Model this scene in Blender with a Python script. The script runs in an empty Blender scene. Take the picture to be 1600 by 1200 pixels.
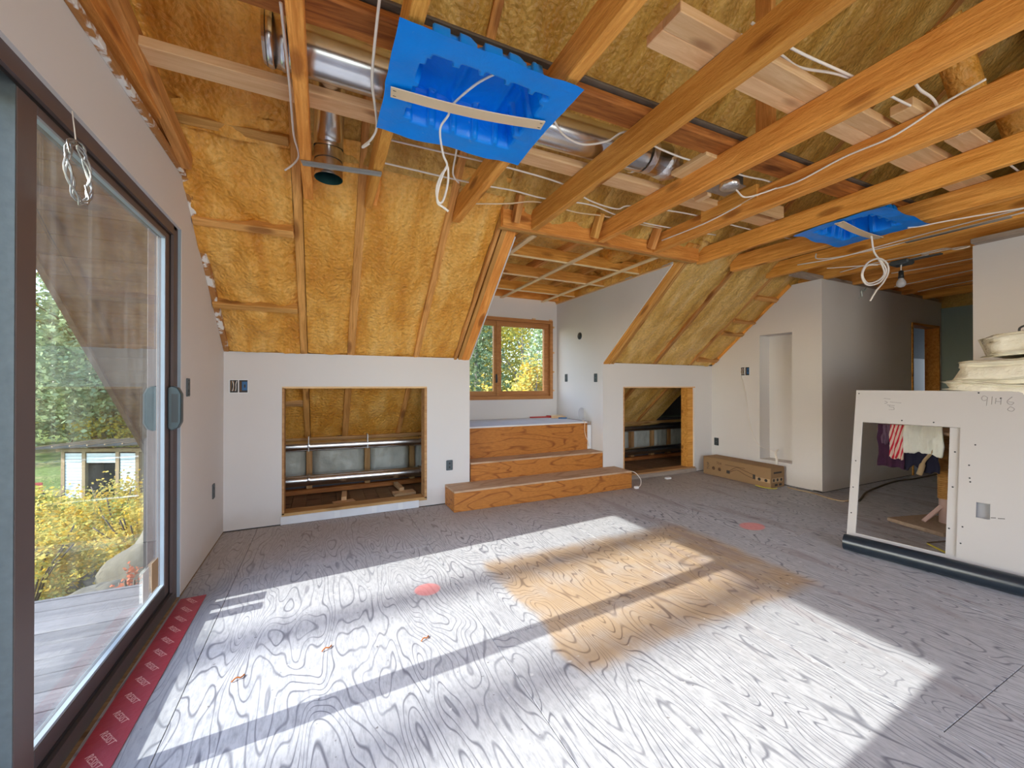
import bpy, bmesh, math, random
import numpy as np
from mathutils import Vector, Matrix
SC = bpy.context.scene
COL = SC.collection
random.seed(7)
RNG = np.random.default_rng(7)

# ------------------------------------------------------------------ camera, world, sun, large lights, exposure
cam_d = bpy.data.cameras.new('camera'); cam = bpy.data.objects.new('camera', cam_d); COL.objects.link(cam)
cam.location = (0, 0, 1.2)
cam.rotation_euler = (math.pi/2 + .0043, 0, -.442)
cam_d.sensor_width = 36; cam_d.lens = 626.04/1600*36; cam_d.clip_start = .02; cam_d.clip_end = 400
SC.camera = cam

world = bpy.data.worlds.new('world'); SC.world = world; world.use_nodes = True
wn = world.node_tree.nodes; wl = world.node_tree.links
bg = wn['Background']
sky = wn.new('ShaderNodeTexSky'); sky.sky_type = 'NISHITA'; sky.sun_disc = False
sky.sun_elevation = math.radians(31.6); sky.sun_rotation = math.radians(266); sky.altitude = 600
sky.air_density = 1.0; sky.dust_density = 1.6
wl.new(sky.outputs[0], bg.inputs[0]); bg.inputs[1].default_value = .60

sun_d = bpy.data.lights.new('sun', 'SUN'); sun = bpy.data.objects.new('sun', sun_d); COL.objects.link(sun)
sun_d.energy = 5.6; sun_d.angle = math.radians(.6); sun_d.color = (1, .95, .86)
sun.rotation_euler = Vector((1, .07, -.617)).to_track_quat('-Z', 'Y').to_euler()
sun.location = (-12, -1, 9)

def area(name, loc, direction, sx, sy, power, color):
    d = bpy.data.lights.new(name, 'AREA'); o = bpy.data.objects.new(name, d); COL.objects.link(o)
    d.shape = 'RECTANGLE'; d.size = sx; d.size_y = sy; d.energy = power; d.color = color
    o.location = loc; o.rotation_euler = Vector(direction).to_track_quat('-Z', 'Y').to_euler()
    return o
# added fill lamps: one behind the camera, a bluish one in the side room
area('rear_fill_light', (1.3, -2.32, 1.5), (0, 1, .15), 3.0, 1.9, 48, (.95, .97, 1))
area('side_room_fill_light', (12.6, 3.2, 1.5), (-1, 0, 0), 1.2, 1.2, 11, (.72, .86, 1))
SC.view_settings.view_transform = 'Standard'; SC.view_settings.look = 'None'
SC.view_settings.gamma = 1; SC.view_settings.use_curve_mapping = False
SC.view_settings.exposure = .72

# ------------------------------------------------------------------ node helpers and materials
class NT:
    def __init__(s, name):
        s.m = bpy.data.materials.new(name); s.m.use_nodes = True
        s.t = s.m.node_tree; s.n = s.t.nodes; s.l = s.t.links
        s.b = s.n['Principled BSDF']; s.out = s.n['Material Output']
    def new(s, typ, inp=None, **kw):
        n = s.n.new('ShaderNode' + typ)
        for k, v in kw.items(): setattr(n, k, v)
        for k, v in (inp or {}).items(): s.set(n, k, v)
        return n
    def set(s, n, k, v):
        i = n.inputs[k]
        if isinstance(v, bpy.types.NodeSocket): s.l.new(v, i)
        elif isinstance(v, bpy.types.Node): s.l.new(v.outputs[0], i)
        else: i.default_value = v
    def math(s, op, a, b=None, c=None):
        n = s.n.new('ShaderNodeMath'); n.operation = op
        s.set(n, 0, a)
        if b is not None: s.set(n, 1, b)
        if c is not None: s.set(n, 2, c)
        return n.outputs[0]
    def ramp(s, fac, stops):
        n = s.n.new('ShaderNodeValToRGB'); s.set(n, 0, fac)
        e = n.color_ramp.elements
        while len(e) < len(stops): e.new(.5)
        for i, (p, c) in enumerate(stops):
            e[i].position = p; e[i].color = (c[0], c[1], c[2], 1) if not isinstance(c, (int, float)) else (c, c, c, 1)
        return n.outputs[0]
    def mix(s, fac, a, b, mode='MIX'):
        n = s.n.new('ShaderNodeMix'); n.data_type = 'RGBA'; n.blend_type = mode
        s.set(n, 0, fac)
        for i, v in ((6, a), (7, b)):
            if isinstance(v, tuple): n.inputs[i].default_value = (v[0], v[1], v[2], 1)
            else: s.l.new(v, n.inputs[i])
        return n.outputs[2]
    def coord(s, kind='Object', scale=(1, 1, 1), offset=None):
        if kind == 'World':
            c = s.new('NewGeometry').outputs['Position']
        else:
            c = s.new('TexCoord').outputs[kind]
        m = s.new('Mapping'); s.l.new(c, m.inputs[0]); m.inputs['Scale'].default_value = scale
        if offset is not None: s.l.new(offset, m.inputs[1])
        return m.outputs[0]
    def noise(s, vec, scale=1, detail=3, rough=.5, dist=0):
        n = s.new('TexNoise', {'Scale': scale, 'Detail': detail, 'Roughness': rough, 'Distortion': dist})
        s.l.new(vec, n.inputs['Vector']); return n.outputs[0]
    def rand(s): return s.new('ObjectInfo').outputs['Random']
    def randoff(s, k=20.0):
        r = s.rand()
        c = s.new('CombineXYZ', {0: s.math('MULTIPLY', r, k), 1: s.math('MULTIPLY', r, k*1.7), 2: s.math('MULTIPLY', r, k*.6)})
        return c.outputs[0]
    def bump(s, h, strength=.3, dist=.01):
        n = s.new('Bump', {'Strength': strength, 'Distance': dist}); s.l.new(h, n.inputs['Height'])
        s.l.new(n.outputs[0], s.b.inputs['Normal']); return n
    def fin(s, color=None, rough=.6, metal=0, spec=None):
        if color is not None: s.set(s.b, 'Base Color', color if not isinstance(color, tuple) else (*color[:3], 1))
        s.set(s.b, 'Roughness', rough); s.set(s.b, 'Metallic', metal)
        if spec is not None: s.set(s.b, 'Specular IOR Level', spec)
        return s.m

def plain(name, color, rough=.6, metal=0, var=.12, nscale=6, bump=.0, bscale=60, spec=None):
    s = NT(name); v = s.coord('Object')
    n = s.noise(v, nscale, 3)
    c = s.mix(n, tuple(x*(1-var) for x in color), tuple(min(1, x*(1+var)) for x in color))
    if bump: s.bump(s.noise(v, bscale, 4), bump, .01)
    return s.fin(c, rough, metal, spec)

def wood(name, light, dark, rough=.65, knots=True, grain=1.0, saw=.25, spread=.18):
    s = NT(name); off = s.randoff()
    v = s.coord('Object', (1.1, 16*grain, 16*grain), off)
    g = s.noise(v, 2.2, 6, .68, .8)
    c = s.ramp(g, [(.34, dark), (.50, tuple((a+b)/2 for a, b in zip(light, dark))), (.64, light)])
    v2 = s.coord('Object', (2.5, 3.5, 3.5), off)
    big = s.noise(v2, 1.0, 2)
    c = s.mix(s.math('MULTIPLY', s.ramp(big, [(.4, 0.0), (.75, 1.0)]), .4), c, dark)
    if knots:
        kv = s.coord('Object', (2.2, 7, 7), off)
        vo = s.new('TexVoronoi', {'Scale': 1.0}); s.l.new(kv, vo.inputs['Vector'])
        k = s.ramp(vo.outputs['Distance'], [(.0, 1.0), (.13, .85), (.22, 0.0)])
        c = s.mix(s.math('MULTIPLY', k, .75), c, (dark[0]*.42, dark[1]*.30, dark[2]*.25))
    r = s.rand()
    hsv = s.new('HueSaturation', {'Saturation': 1.0, 'Fac': 1.0}); s.l.new(c, hsv.inputs['Color'])
    s.set(hsv, 'Value', s.math('MULTIPLY_ADD', r, 2*spread, 1-spread))
    s.set(hsv, 'Hue', s.math('MULTIPLY_ADD', s.math('FRACT', s.math('MULTIPLY', r, 7.3)), .012, .494))
    sv = s.coord('Object', (30, 90, 90), off)
    s.bump(s.noise(sv, 1.5, 3), saw, .004)
    return s.fin(hsv.outputs[0], rough, 0, .3)

def plywood(name, light, dark, scale, K, rough=.7, kind='Object', weather=None):
    """rotary-cut veneer: contour lines of a slow noise stretched along the grain"""
    s = NT(name); off = s.randoff(9)
    v = s.coord(kind, scale, off)
    warp = s.noise(v, 1.0, 2.0, .45, .25)
    f = s.math('PINGPONG', s.math('MULTIPLY', warp, K), .5)
    line = s.ramp(f, [(.0, 1.0), (.05, .75), (.13, 0.0)])
    br = s.noise(v, 3.1, 2); line = s.math('MULTIPLY', line, s.ramp(br, [(.3, .5), (.6, 1.0)]))
    fv = s.coord(kind, tuple(q*22 for q in scale), off)
    fine = s.noise(fv, 1.0, 3, .6)
    c = s.mix(line, light, dark)
    c = s.mix(s.math('MULTIPLY', s.ramp(fine, [(.42, 0.0), (.72, 1.0)]), .48), c, dark)
    big = s.noise(s.coord(kind, (1.3, 1.3, 1.3), off), 1.0, 3)
    c = s.mix(s.math('MULTIPLY', s.ramp(big, [(.40, 0.0), (.7, 1.0)]), .35), c, tuple((a*.6+b*.4) for a, b in zip(light, dark)))
    s.bump(s.math('ADD', s.math('MULTIPLY', line, -.6), fine), .12, .003)
    if weather: c = weather(s, c, line)
    return s.fin(c, rough, 0, .35)

def step01(s, val, a, b):
    n = s.new('MapRange', interpolation_type='SMOOTHSTEP')
    s.l.new(val, n.inputs['Value']); n.inputs['From Min'].default_value = a; n.inputs['From Max'].default_value = b
    return n.outputs[0]

def floor_weather(s, c, line):
    p = s.new('NewGeometry').outputs['Position']
    nz = s.new('TexNoise', {'Scale': 3.0, 'Detail': 4.0}); s.l.new(p, nz.inputs['Vector'])
    d = s.math('MULTIPLY_ADD', nz.outputs[0], .22, -.11)
    x = s.new('SeparateXYZ'); s.l.new(p, x.inputs[0])
    X = s.math('ADD', x.outputs[0], d); Y = s.math('ADD', x.outputs[1], s.math('MULTIPLY', d, .8))
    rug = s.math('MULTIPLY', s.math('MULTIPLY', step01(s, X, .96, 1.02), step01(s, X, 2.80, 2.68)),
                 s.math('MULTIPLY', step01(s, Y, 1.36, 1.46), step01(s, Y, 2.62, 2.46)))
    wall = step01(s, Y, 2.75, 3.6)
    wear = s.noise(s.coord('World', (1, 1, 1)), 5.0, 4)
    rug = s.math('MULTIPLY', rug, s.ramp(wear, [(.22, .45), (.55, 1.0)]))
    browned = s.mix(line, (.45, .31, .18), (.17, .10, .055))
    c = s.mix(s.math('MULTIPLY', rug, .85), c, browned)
    c = s.mix(s.math('MULTIPLY', wall, .42), c, (.44, .34, .25))
    pt = s.noise(s.coord('World', (3.4, .55, 1)), 1.6, 3, .5, .4)
    pk = s.math('MULTIPLY', s.ramp(pt, [(.56, 0.0), (.62, 1.0)]), step01(s, x.outputs[0], 1.2, 3.0))
    c = s.mix(s.math('MULTIPLY', pk, .5), c, (.27, .22, .23))
    # spots of filler, dirt
    sp = s.noise(s.coord('World', (1, 1, 1)), 26, 2)
    c = s.mix(s.math('MULTIPLY', s.ramp(sp, [(.70, 0.0), (.76, 1.0)]), .55), c, (.72, .72, .72))
    sp2 = s.noise(s.coord('World', (1.1, 1.3, 1)), 34, 2)
    c = s.mix(s.math('MULTIPLY', s.ramp(sp2, [(.71, 0.0), (.75, 1.0)]), .7), c, (.10, .09, .09))
    # darker grey strip beside the door sill
    sill = s.math('MULTIPLY', step01(s, X, -.44, -.56), step01(s, Y, 3.1, 2.85))
    c = s.mix(s.math('MULTIPLY', sill, .5), c, (.25, .27, .30))
    # sprayed pink marks
    for (px, py, rx, ry) in ((.562, 2.351, .075, .07), (3.32, 2.22, .12, .09)):
        a = s.math('POWER', s.math('DIVIDE', s.math('SUBTRACT', x.outputs[0], px), rx), 2.0)
        b = s.math('POWER', s.math('DIVIDE', s.math('SUBTRACT', x.outputs[1], py), ry), 2.0)
        k = step01(s, s.math('ADD', s.math('ADD', a, b), s.math('MULTIPLY', d, 3.0)), 1.15, .75)
        c = s.mix(s.math('MULTIPLY', k, .75), c, (.80, .26, .25))
    return c

def foam(name, a, b, rough=.42):
    s = NT(name); v = s.coord('World')
    n = s.noise(s.coord('World', (4.2, 1.3, 1.3)), 1.5, 5, .62, .4); hi = tuple(min(1, q*k) for q, k in zip(a, (1.03, 1.16, 1.6))); lo = tuple(q*k for q, k in zip(b, (.86, .74, .55)))
    c = s.ramp(n, [(.28, hi), (.42, a), (.55, b), (.70, lo)])
    n2 = s.noise(v, 38, 3, .6)
    c = s.mix(s.math('MULTIPLY', s.ramp(n2, [(.35, 1.0), (.55, 0.0)]), .35), c, tuple(q*.6 for q in b))
    vo = s.new('TexVoronoi', {'Scale': 42.0, 'Smoothness': .6}, feature='SMOOTH_F1'); s.l.new(s.coord('World', (1, 1, 1)), vo.inputs['Vector'])
    wv = s.noise(v, 15, 4, .6, .8)
    h = s.math('ADD', s.math('MULTIPLY', vo.outputs['Distance'], -.55), s.math('MULTIPLY', wv, 1.3))
    s.bump(h, .75, .022)
    return s.fin(c, rough, 0, .45)

def drywall(name, c, var=.04, dirt=True):
    s = NT(name); v = s.coord('World')
    n = s.noise(v, 1.6, 4)
    col = s.mix(n, tuple(x*(1-var) for x in c), tuple(min(1, x*(1+var)) for x in c))
    if dirt:
        z = s.new('SeparateXYZ'); s.l.new(s.new('NewGeometry').outputs['Position'], z.inputs[0])
        zz = s.math('ADD', z.outputs[2], s.math('MULTIPLY_ADD', s.noise(v, 4, 3), .18, -.09))
        col = s.mix(s.math('MULTIPLY', step01(s, zz, .20, .03), .35), col, (.50, .40, .31))
    s.bump(s.noise(v, 90, 3), .06, .002)
    return s.fin(col, .85, 0, .2)

M = {}
M['joist'] = wood('joist_wood', (.96, .47, .115), (.62, .225, .035), saw=1.0)
M['rafter'] = wood('rafter_wood', (.78, .41, .13), (.46, .20, .045), saw=.6)
M['pine'] = wood('pale_pine', (.86, .60, .34), (.70, .42, .20), knots=True, saw=.15, spread=.08)
M['strap_pine'] = wood('strapping_pine', (.93, .74, .46), (.82, .58, .32), knots=False, saw=.1, spread=.05)
M['redwood'] = wood('red_brown_plank', (.66, .235, .055), (.26, .075, .02), saw=.3)
M['grey_wood'] = wood('grey_wood', (.46, .38, .32), (.30, .23, .19), saw=.2)
M['window_wood'] = wood('window_fir', (.56, .27, .095), (.40, .17, .05), rough=.4, knots=False, saw=.05, spread=.04)
M['smeared'] = None
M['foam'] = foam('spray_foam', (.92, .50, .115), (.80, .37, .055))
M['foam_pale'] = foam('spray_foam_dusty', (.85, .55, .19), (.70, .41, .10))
M['foam_shaded'] = foam('spray_foam_shaded', (.74, .46, .12), (.56, .31, .06))  # darker foam copy: dimmer light above the joists put into its colour
M['drywall'] = drywall('painted_drywall', (.735, .70, .685))
M['teal_board'] = drywall('dark_teal_board', (.30, .38, .38), dirt=False)  # even dark teal for the hall end wall
M['sheet'] = drywall('drywall_paper', (.45, .42, .40), dirt=False)
M['floor'] = plywood('weathered_plywood', (.495, .505, .545), (.135, .14, .175), (3.7, .85, 1.0), 32.0, .62, 'World', floor_weather)
M['step'] = plywood('fir_plywood', (.55, .21, .042), (.24, .065, .012), (1.0, 3.0, 5.2), 10.0, .55)
M['tread'] = plywood('dusty_tread', (.58, .40, .27), (.40, .25, .15), (.8, 3.0, 3.0), 7.0, .75)
M['white_paint'] = plain('white_dust_paint', (.74, .74, .76), .8, bump=.1)
M['frame'] = plain('bronze_aluminium', (.070, .058, .058), .42, 0, .08, spec=.5)
M['frame_dark'] = plain('near_black', (.012, .012, .014), .5)
M['frame_brown'] = plain('brown_vinyl', (.115, .082, .078), .5)
M['stile_sky_sheen'] = plain('sky_sheen_grey', (.085, .10, .108), .55, 0, .25, 40, .1)
M['frame_grey'] = plain('grey_sill', (.30, .36, .42), .45)
M['black'] = plain('black_plastic', (.02, .022, .025), .4)
M['slate_handle'] = plain('dark_teal_handle', (.035, .055, .065), .35)
M['white_cable'] = plain('white_cable', (.86, .80, .74), .5, var=.03)
M['grey_metal'] = plain('grey_metal', (.40, .40, .40), .4, .8)
M['box_grey'] = plain('grey_steel_box', (.10, .12, .135), .45, .5)
M['abs'] = plain('black_abs_pipe', (.012, .020, .030), .28, 0, .1, spec=.6)
M['cardboard'] = plain('cardboard', (.32, .19, .09), .85, 0, .08, 8, .05)
M['ink'] = plain('dark_ink', (.05, .04, .035), .8)
M['pencil'] = plain('pencil', (.28, .26, .25), .8)
M['ink_brown'] = plain('brown_ink', (.14, .07, .035), .8)
M['label_tan'] = plain('tan_label', (.48, .32, .18), .8)
M['red_tape'] = plain('red_flashing_tape', (.40, .035, .055), .38, 0, .25, 9, .2, 30)
M['tape_ink'] = plain('tape_print', (.78, .42, .40), .6)
M['beige_strip'] = plain('beige_strip', (.80, .62, .42), .6, 0, .05, 5)
M['batt'] = plain('cream_fibreglass', (.74, .69, .56), .95, 0, .12, 14, .8, 45)
M['batt_white'] = plain('white_fibreglass', (.80, .82, .78), .95, 0, .1, 14, .6, 40)
M['poly'] = plain('poly_covered_batt', (.46, .47, .42), .35, 0, .22, 9, .7, 18)
M['purple'] = plain('purple_wool', (.05, .014, .045), .95, 0, .2, 20, .3)
M['navy'] = plain('navy_cloth', (.012, .012, .035), .9, 0, .2, 20, .3)
M['mauve'] = plain('mauve_cloth', (.15, .09, .15), .9, 0, .2, 20, .3)
M['sisal'] = plain('sisal_rope', (.42, .215, .06), .9, 0, .25, 30, .6, 70)
M['pink_wood'] = plain('bare_post', (.55, .38, .34), .8)
M['carpet'] = plain('tan_carpet', (.37, .27, .19), .95, 0, .25, 40, .6, 90)
M['yellow'] = plain('yellow_enamel', (.72, .66, .08), .4)
M['red'] = plain('red_plastic', (.50, .06, .06), .5)
M['blue_box'] = plain('blue_box_plastic', (.02, .12, .30), .4)
M['white_plastic'] = plain('white_plastic', (.80, .80, .80), .5, var=.03)
M['grey_disc'] = plain('pale_grey_disc', (.52, .52, .56), .6)
M['recess_grey'] = plain('recess_grey', (.33, .33, .35), .7)
M['cord'] = plain('brown_cord', (.10, .075, .05), .6)
M['tan_cord'] = plain('tan_cord', (.40, .29, .17), .6)
M['copper'] = plain('bare_wire', (.30, .17, .08), .4, .6)
M['attic_floor'] = wood('attic_boards', (.34, .21, .11), (.20, .11, .055), saw=.3)
M['stud'] = wood('attic_stud', (.56, .34, .15), (.38, .19, .07))
M['deck'] = wood('grey_deck', (.19, .185, .20), (.12, .118, .13), knots=False, saw=.3)
M['soffit'] = wood('brown_soffit', (.10, .08, .075), (.06, .045, .042), knots=False, saw=.2)
M['siding'] = plain('dark_siding', (.075, .065, .07), .7)
M['roofing'] = plain('roofing', (.10, .10, .105), .8)
M['foil'] = None
M['rock'] = plain('granite', (.13, .115, .085), .95, 0, .6, 3.5, 1.0, 9)
M['bark'] = plain('bark', (.13, .10, .075), .95, 0, .3, 12, .6, 30)
M['bark_pale'] = plain('grey_bark', (.26, .24, .22), .95, 0, .3, 12, .6, 30)
M['shed_white'] = wood('shed_white_boards', (.66, .72, .76), (.50, .57, .62), knots=False, spread=.06)
M['shed_wood'] = wood('shed_timber', (.35, .26, .15), (.22, .15, .08))
M['shed_roof'] = plain('shed_roof_metal', (.018, .026, .028), .85)
M['shed_dark'] = plain('shed_inside', (.05, .045, .035), .9)

def smeared():
    s = NT('edge_board_smeared'); v = s.coord('World', (1, 1, 1))
    g = s.noise(v, 9, 4, .6)
    c = s.mix(s.noise(v, 30, 3), (.52, .24, .07), (.34, .14, .04))
    c = s.mix(s.ramp(g, [(.54, 0.0), (.60, 1.0)]), c, (.82, .80, .78))
    return s.fin(c, .8)
M['smeared'] = smeared()

def duct_mat():
    s = NT('galvanised_duct'); v = s.coord('Object', (1, 1, 1))
    n = s.noise(v, 14, 4); c = s.mix(n, (.60, .62, .65), (.80, .81, .83))
    s.bump(s.noise(v, 9, 2), .08, .01)
    return s.fin(c, .24, 1)
M['duct'] = duct_mat()
M['foil'] = plain('crinkled_foil', (.72, .72, .75), .3, 1, .1, 10, .9, 40)
M['duct_inside'] = plain('duct_inside', (.03, .10, .10), .4, .6)

def blue_pan():
    s = NT('blue_vapour_pan'); v = s.coord('Object')
    n = s.noise(v, 3, 3); c = s.mix(n, (.0, .22, .95), (.0, .32, 1.0))
    sc = s.noise(v, 12, 5, .65, 1.2)
    c = s.mix(s.math('MULTIPLY', s.ramp(sc, [(.66, 0.0), (.74, 1.0)]), .35), c, (.45, .62, .85))
    s.bump(s.noise(v, 8, 5, .6, 1.0), .25, .02)
    return s.fin(c, .34, 0, .3)
M['blue'] = blue_pan()

def glass(name, dirt=.0, streak=.0):
    s = NT(name)
    tr = s.new('BsdfTransparent'); tr.inputs[0].default_value = (.95, .975, .97, 1)
    gl = s.new('BsdfGlossy'); gl.inputs['Roughness'].default_value = .004
    fr = s.new('Fresnel'); s.set(fr, 0, s.math('MULTIPLY_ADD', s.new('NewGeometry').outputs['Backfacing'], 1/1.5-1.5, 1.5))
    mx = s.new('MixShader'); s.l.new(fr.outputs[0], mx.inputs[0]); s.l.new(tr.outputs[0], mx.inputs[1]); s.l.new(gl.outputs[0], mx.inputs[2])
    last = mx
    if dirt:
        v = s.coord('World', (1, 7, 2.2)); n = s.noise(v, 2.2, 5, .65, .5)
        v2 = s.coord('World', (1, 1, 1)); n2 = s.noise(v2, 16, 5, .7, 2.0)
        v3 = s.coord('World', (1, 26, .6)); n3 = s.noise(v3, 2.0, 3)
        k = s.math('ADD', s.math('MULTIPLY', s.ramp(n, [(.35, 0.0), (.8, 1.0)]), dirt), s.math('MULTIPLY', s.ramp(n2, [(.63, 0.0), (.72, 1.0)]), dirt*1.6))
        k = s.math('ADD', k, s.math('MULTIPLY', s.ramp(n3, [(.60, 0.0), (.7, 1.0)]), dirt*1.1))
        df = s.new('BsdfDiffuse'); df.inputs[0].default_value = (.75, .80, .86, 1)
        tl = s.new('BsdfTranslucent'); tl.inputs[0].default_value = (.75, .80, .86, 1)
        dm = s.new('MixShader'); dm.inputs[0].default_value = .5; s.l.new(df.outputs[0], dm.inputs[1]); s.l.new(tl.outputs[0], dm.inputs[2])
        m2 = s.new('MixShader'); s.l.new(k, m2.inputs[0]); s.l.new(mx.outputs[0], m2.inputs[1]); s.l.new(dm.outputs[0], m2.inputs[2])
        last = m2
    s.l.new(last.outputs[0], s.out.inputs[0]); s.n.remove(s.b)
    return s.m
M['glass'] = glass('window_glass')
M['door_glass'] = glass('dusty_door_glass', .022)

def leaf(name, cols):
    s = NT(name)
    r = s.new('NewGeometry').outputs['Random Per Island']
    stops = [(i/(max(1, len(cols)-1)), c) for i, c in enumerate(cols)]
    c = s.ramp(r, stops)
    big = s.noise(s.coord('World'), .9, 3)
    c = s.mix(s.math('MULTIPLY', s.ramp(big, [(.4, 0.0), (.65, 1.0)]), .5), c, tuple(q*.55 for q in cols[0]))
    df = s.new('BsdfDiffuse'); s.l.new(c, df.inputs[0])
    tl = s.new('BsdfTranslucent'); s.l.new(c, tl.inputs[0])
    mx = s.new('MixShader'); mx.inputs[0].default_value = .45
    s.l.new(df.outputs[0], mx.inputs[1]); s.l.new(tl.outputs[0], mx.inputs[2]); s.l.new(mx.outputs[0], s.out.inputs[0]); s.n.remove(s.b)
    return s.m
M['leaf_green'] = leaf('green_leaves', [(.20, .28, .14), (.36, .46, .26), (.50, .58, .34), (.30, .42, .28)])
M['leaf_dark'] = leaf('dark_green_leaves', [(.11, .17, .09), (.22, .31, .17), (.34, .42, .24), (.18, .26, .17)])
M['leaf_yellow'] = leaf('yellow_leaves', [(.66, .40, .06), (.82, .58, .10), (.80, .66, .22), (.42, .42, .12), (.62, .52, .14), (.30, .36, .12)])
M['leaf_mixed'] = leaf('yellow_green_leaves', [(.58, .46, .07), (.42, .46, .13), (.72, .52, .08), (.30, .38, .14)])
M['leaf_red'] = leaf('red_leaves', [(.50, .16, .10), (.62, .24, .15), (.42, .16, .08)])
def ground_mat():
    s = NT('meadow_ground'); v = s.coord('World')
    n = s.noise(v, .35, 5); n2 = s.noise(v, 5, 4)
    c = s.ramp(n, [(.32, (.12, .17, .05)), (.5, (.19, .25, .08)), (.58, (.36, .31, .15)), (.75, (.28, .23, .13))])
    c = s.mix(s.math('MULTIPLY', n2, .5), c, (.12, .16, .05)); s.bump(n2, .6, .1)
    return s.fin(c, .95, 0, .1)
M['ground'] = ground_mat()
M['grass'] = leaf('grass_blades', [(.18, .28, .06), (.34, .42, .12), (.50, .46, .20), (.26, .36, .10)])

# ------------------------------------------------------------------ geometry helpers
def wmat(o):
    return wmat(o.parent) @ o.matrix_parent_inverse @ o.matrix_basis if o.parent else o.matrix_basis.copy()
def link(o, parent=None):
    COL.objects.link(o)
    if parent is not None:
        o.parent = parent; o.matrix_parent_inverse = wmat(parent).inverted()
    return o
def tag(o, label=None, cat=None, group=None, kind=None):
    if label: o['label'] = label
    if cat: o['category'] = cat
    if group: o['group'] = group
    if kind: o['kind'] = kind
    return o
def mobj(name, V, F, mat, parent=None, smooth=False, mtx=None):
    me = bpy.data.meshes.new(name); me.from_pydata([tuple(v) for v in V], [], F); me.update()
    if mat is not None: me.materials.append(mat)
    if smooth: me.polygons.foreach_set('use_smooth', [True]*len(me.polygons))
    o = bpy.data.objects.new(name, me)
    if mtx is not None: o.matrix_basis = mtx
    return link(o, parent)
def fast(name, V, F, mat, parent=None, n=4):
    me = bpy.data.meshes.new(name); V = np.asarray(V, dtype=np.float32); F = np.asarray(F, dtype=np.int32)
    me.vertices.add(len(V)); me.vertices.foreach_set('co', V.ravel())
    me.loops.add(F.size); me.loops.foreach_set('vertex_index', F.ravel())
    me.polygons.add(len(F)); me.polygons.foreach_set('loop_start', np.arange(0, F.size, n, dtype=np.int32))
    me.update(calc_edges=True); me.materials.append(mat)
    return link(bpy.data.objects.new(name, me), parent)
BOXF = [(0, 3, 2, 1), (4, 5, 6, 7), (0, 1, 5, 4), (1, 2, 6, 5), (2, 3, 7, 6), (3, 0, 4, 7)]
def boxv(x0, x1, y0, y1, z0, z1):
    return [(x0, y0, z0), (x1, y0, z0), (x1, y1, z0), (x0, y1, z0), (x0, y0, z1), (x1, y0, z1), (x1, y1, z1), (x0, y1, z1)]
def bevel_mesh(me, w, seg=1):
    bm = bmesh.new(); bm.from_mesh(me)
    bmesh.ops.bevel(bm, geom=bm.edges[:], offset=w, segments=seg, affect='EDGES', profile=.5)
    bm.to_mesh(me); bm.free()
def box(name, x0, x1, y0, y1, z0, z1, mat, parent=None, bevel=0, rot=None, seg=1):
    c = Vector(((x0+x1)/2, (y0+y1)/2, (z0+z1)/2)); a, b, d = abs(x1-x0)/2, abs(y1-y0)/2, abs(z1-z0)/2
    m = Matrix.Translation(c)
    if rot is not None: m = m @ rot
    o = mobj(name, boxv(-a, a, -b, b, -d, d), BOXF, mat, parent, mtx=m)
    if bevel: bevel_mesh(o.data, bevel, seg)
    return o
def board(name, p0, p1, w, t, mat, parent=None, up=(0, 0, 1), bevel=.003, jitter=.0):
    """a board whose local X runs along its length; w is measured along local Y, t along local Z (towards up)"""
    p0, p1 = Vector(p0), Vector(p1); x = (p1-p0); L = x.length; x.normalize()
    y = Vector(up).cross(x).normalized(); z = x.cross(y)
    R = Matrix((x, y, z)).transposed().to_4x4()
    V = boxv(-L/2, L/2, -w/2, w/2, -t/2, t/2)
    if jitter: V = [(a, b+random.uniform(-jitter, jitter), c+random.uniform(-jitter, jitter)) for a, b, c in V]
    o = mobj(name, V, BOXF, mat, parent, mtx=Matrix.Translation((p0+p1)/2) @ R)
    if bevel: bevel_mesh(o.data, bevel)
    return o
class MB:
    def __init__(s): s.V = []; s.F = []
    def add(s, V, F):
        n = len(s.V); s.V += [tuple(v) for v in V]; s.F += [tuple(i+n for i in f) for f in F]; return s
    def box(s, *a): return s.add(boxv(*a), BOXF)
    def prism(s, poly, axis, a, b):
        n = len(poly)
        def P(p, t):
            return {'x': (t, p[0], p[1]), 'y': (p[0], t, p[1]), 'z': (p[0], p[1], t)}[axis]
        V = [P(p, a) for p in poly]+[P(p, b) for p in poly]
        F = [tuple(range(n))[::-1], tuple(range(n, 2*n))]+[(i, (i+1) % n, n+(i+1) % n, n+i) for i in range(n)]
        return s.add(V, F)
    def tube(s, pts, r, n=8, cap=True):
        V, F = tubev(pts, r, n, cap); return s.add(V, F)
    def build(s, name, mat, parent=None, smooth=False):
        o = mobj(name, s.V, s.F, mat, parent, smooth)
        bm = bmesh.new(); bm.from_mesh(o.data); bmesh.ops.recalc_face_normals(bm, faces=bm.faces[:]); bm.to_mesh(o.data); bm.free()
        return o
def tubev(pts, r, n=8, cap=True):
    P = [Vector(p) for p in pts]; m = len(P)
    rr = r if isinstance(r, (list, tuple)) else [r]*m
    V = []; F = []; prev = None
    for i in range(m):
        t = (P[min(i+1, m-1)]-P[max(i-1, 0)]).normalized()
        if prev is None: a = t.orthogonal().normalized()
        else:
            a = prev - t*prev.dot(t)
            a = a.normalized() if a.length > 1e-6 else t.orthogonal().normalized()
        prev = a; b = t.cross(a)
        for k in range(n):
            q = 2*math.pi*k/n; V.append(P[i]+(a*math.cos(q)+b*math.sin(q))*rr[i])
    for i in range(m-1):
        for k in range(n):
            k2 = (k+1) % n; F.append((i*n+k, i*n+k2, (i+1)*n+k2, (i+1)*n+k))
    if cap: F.append(tuple(range(n))[::-1]); F.append(tuple(range((m-1)*n, m*n)))
    return V, F
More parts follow.
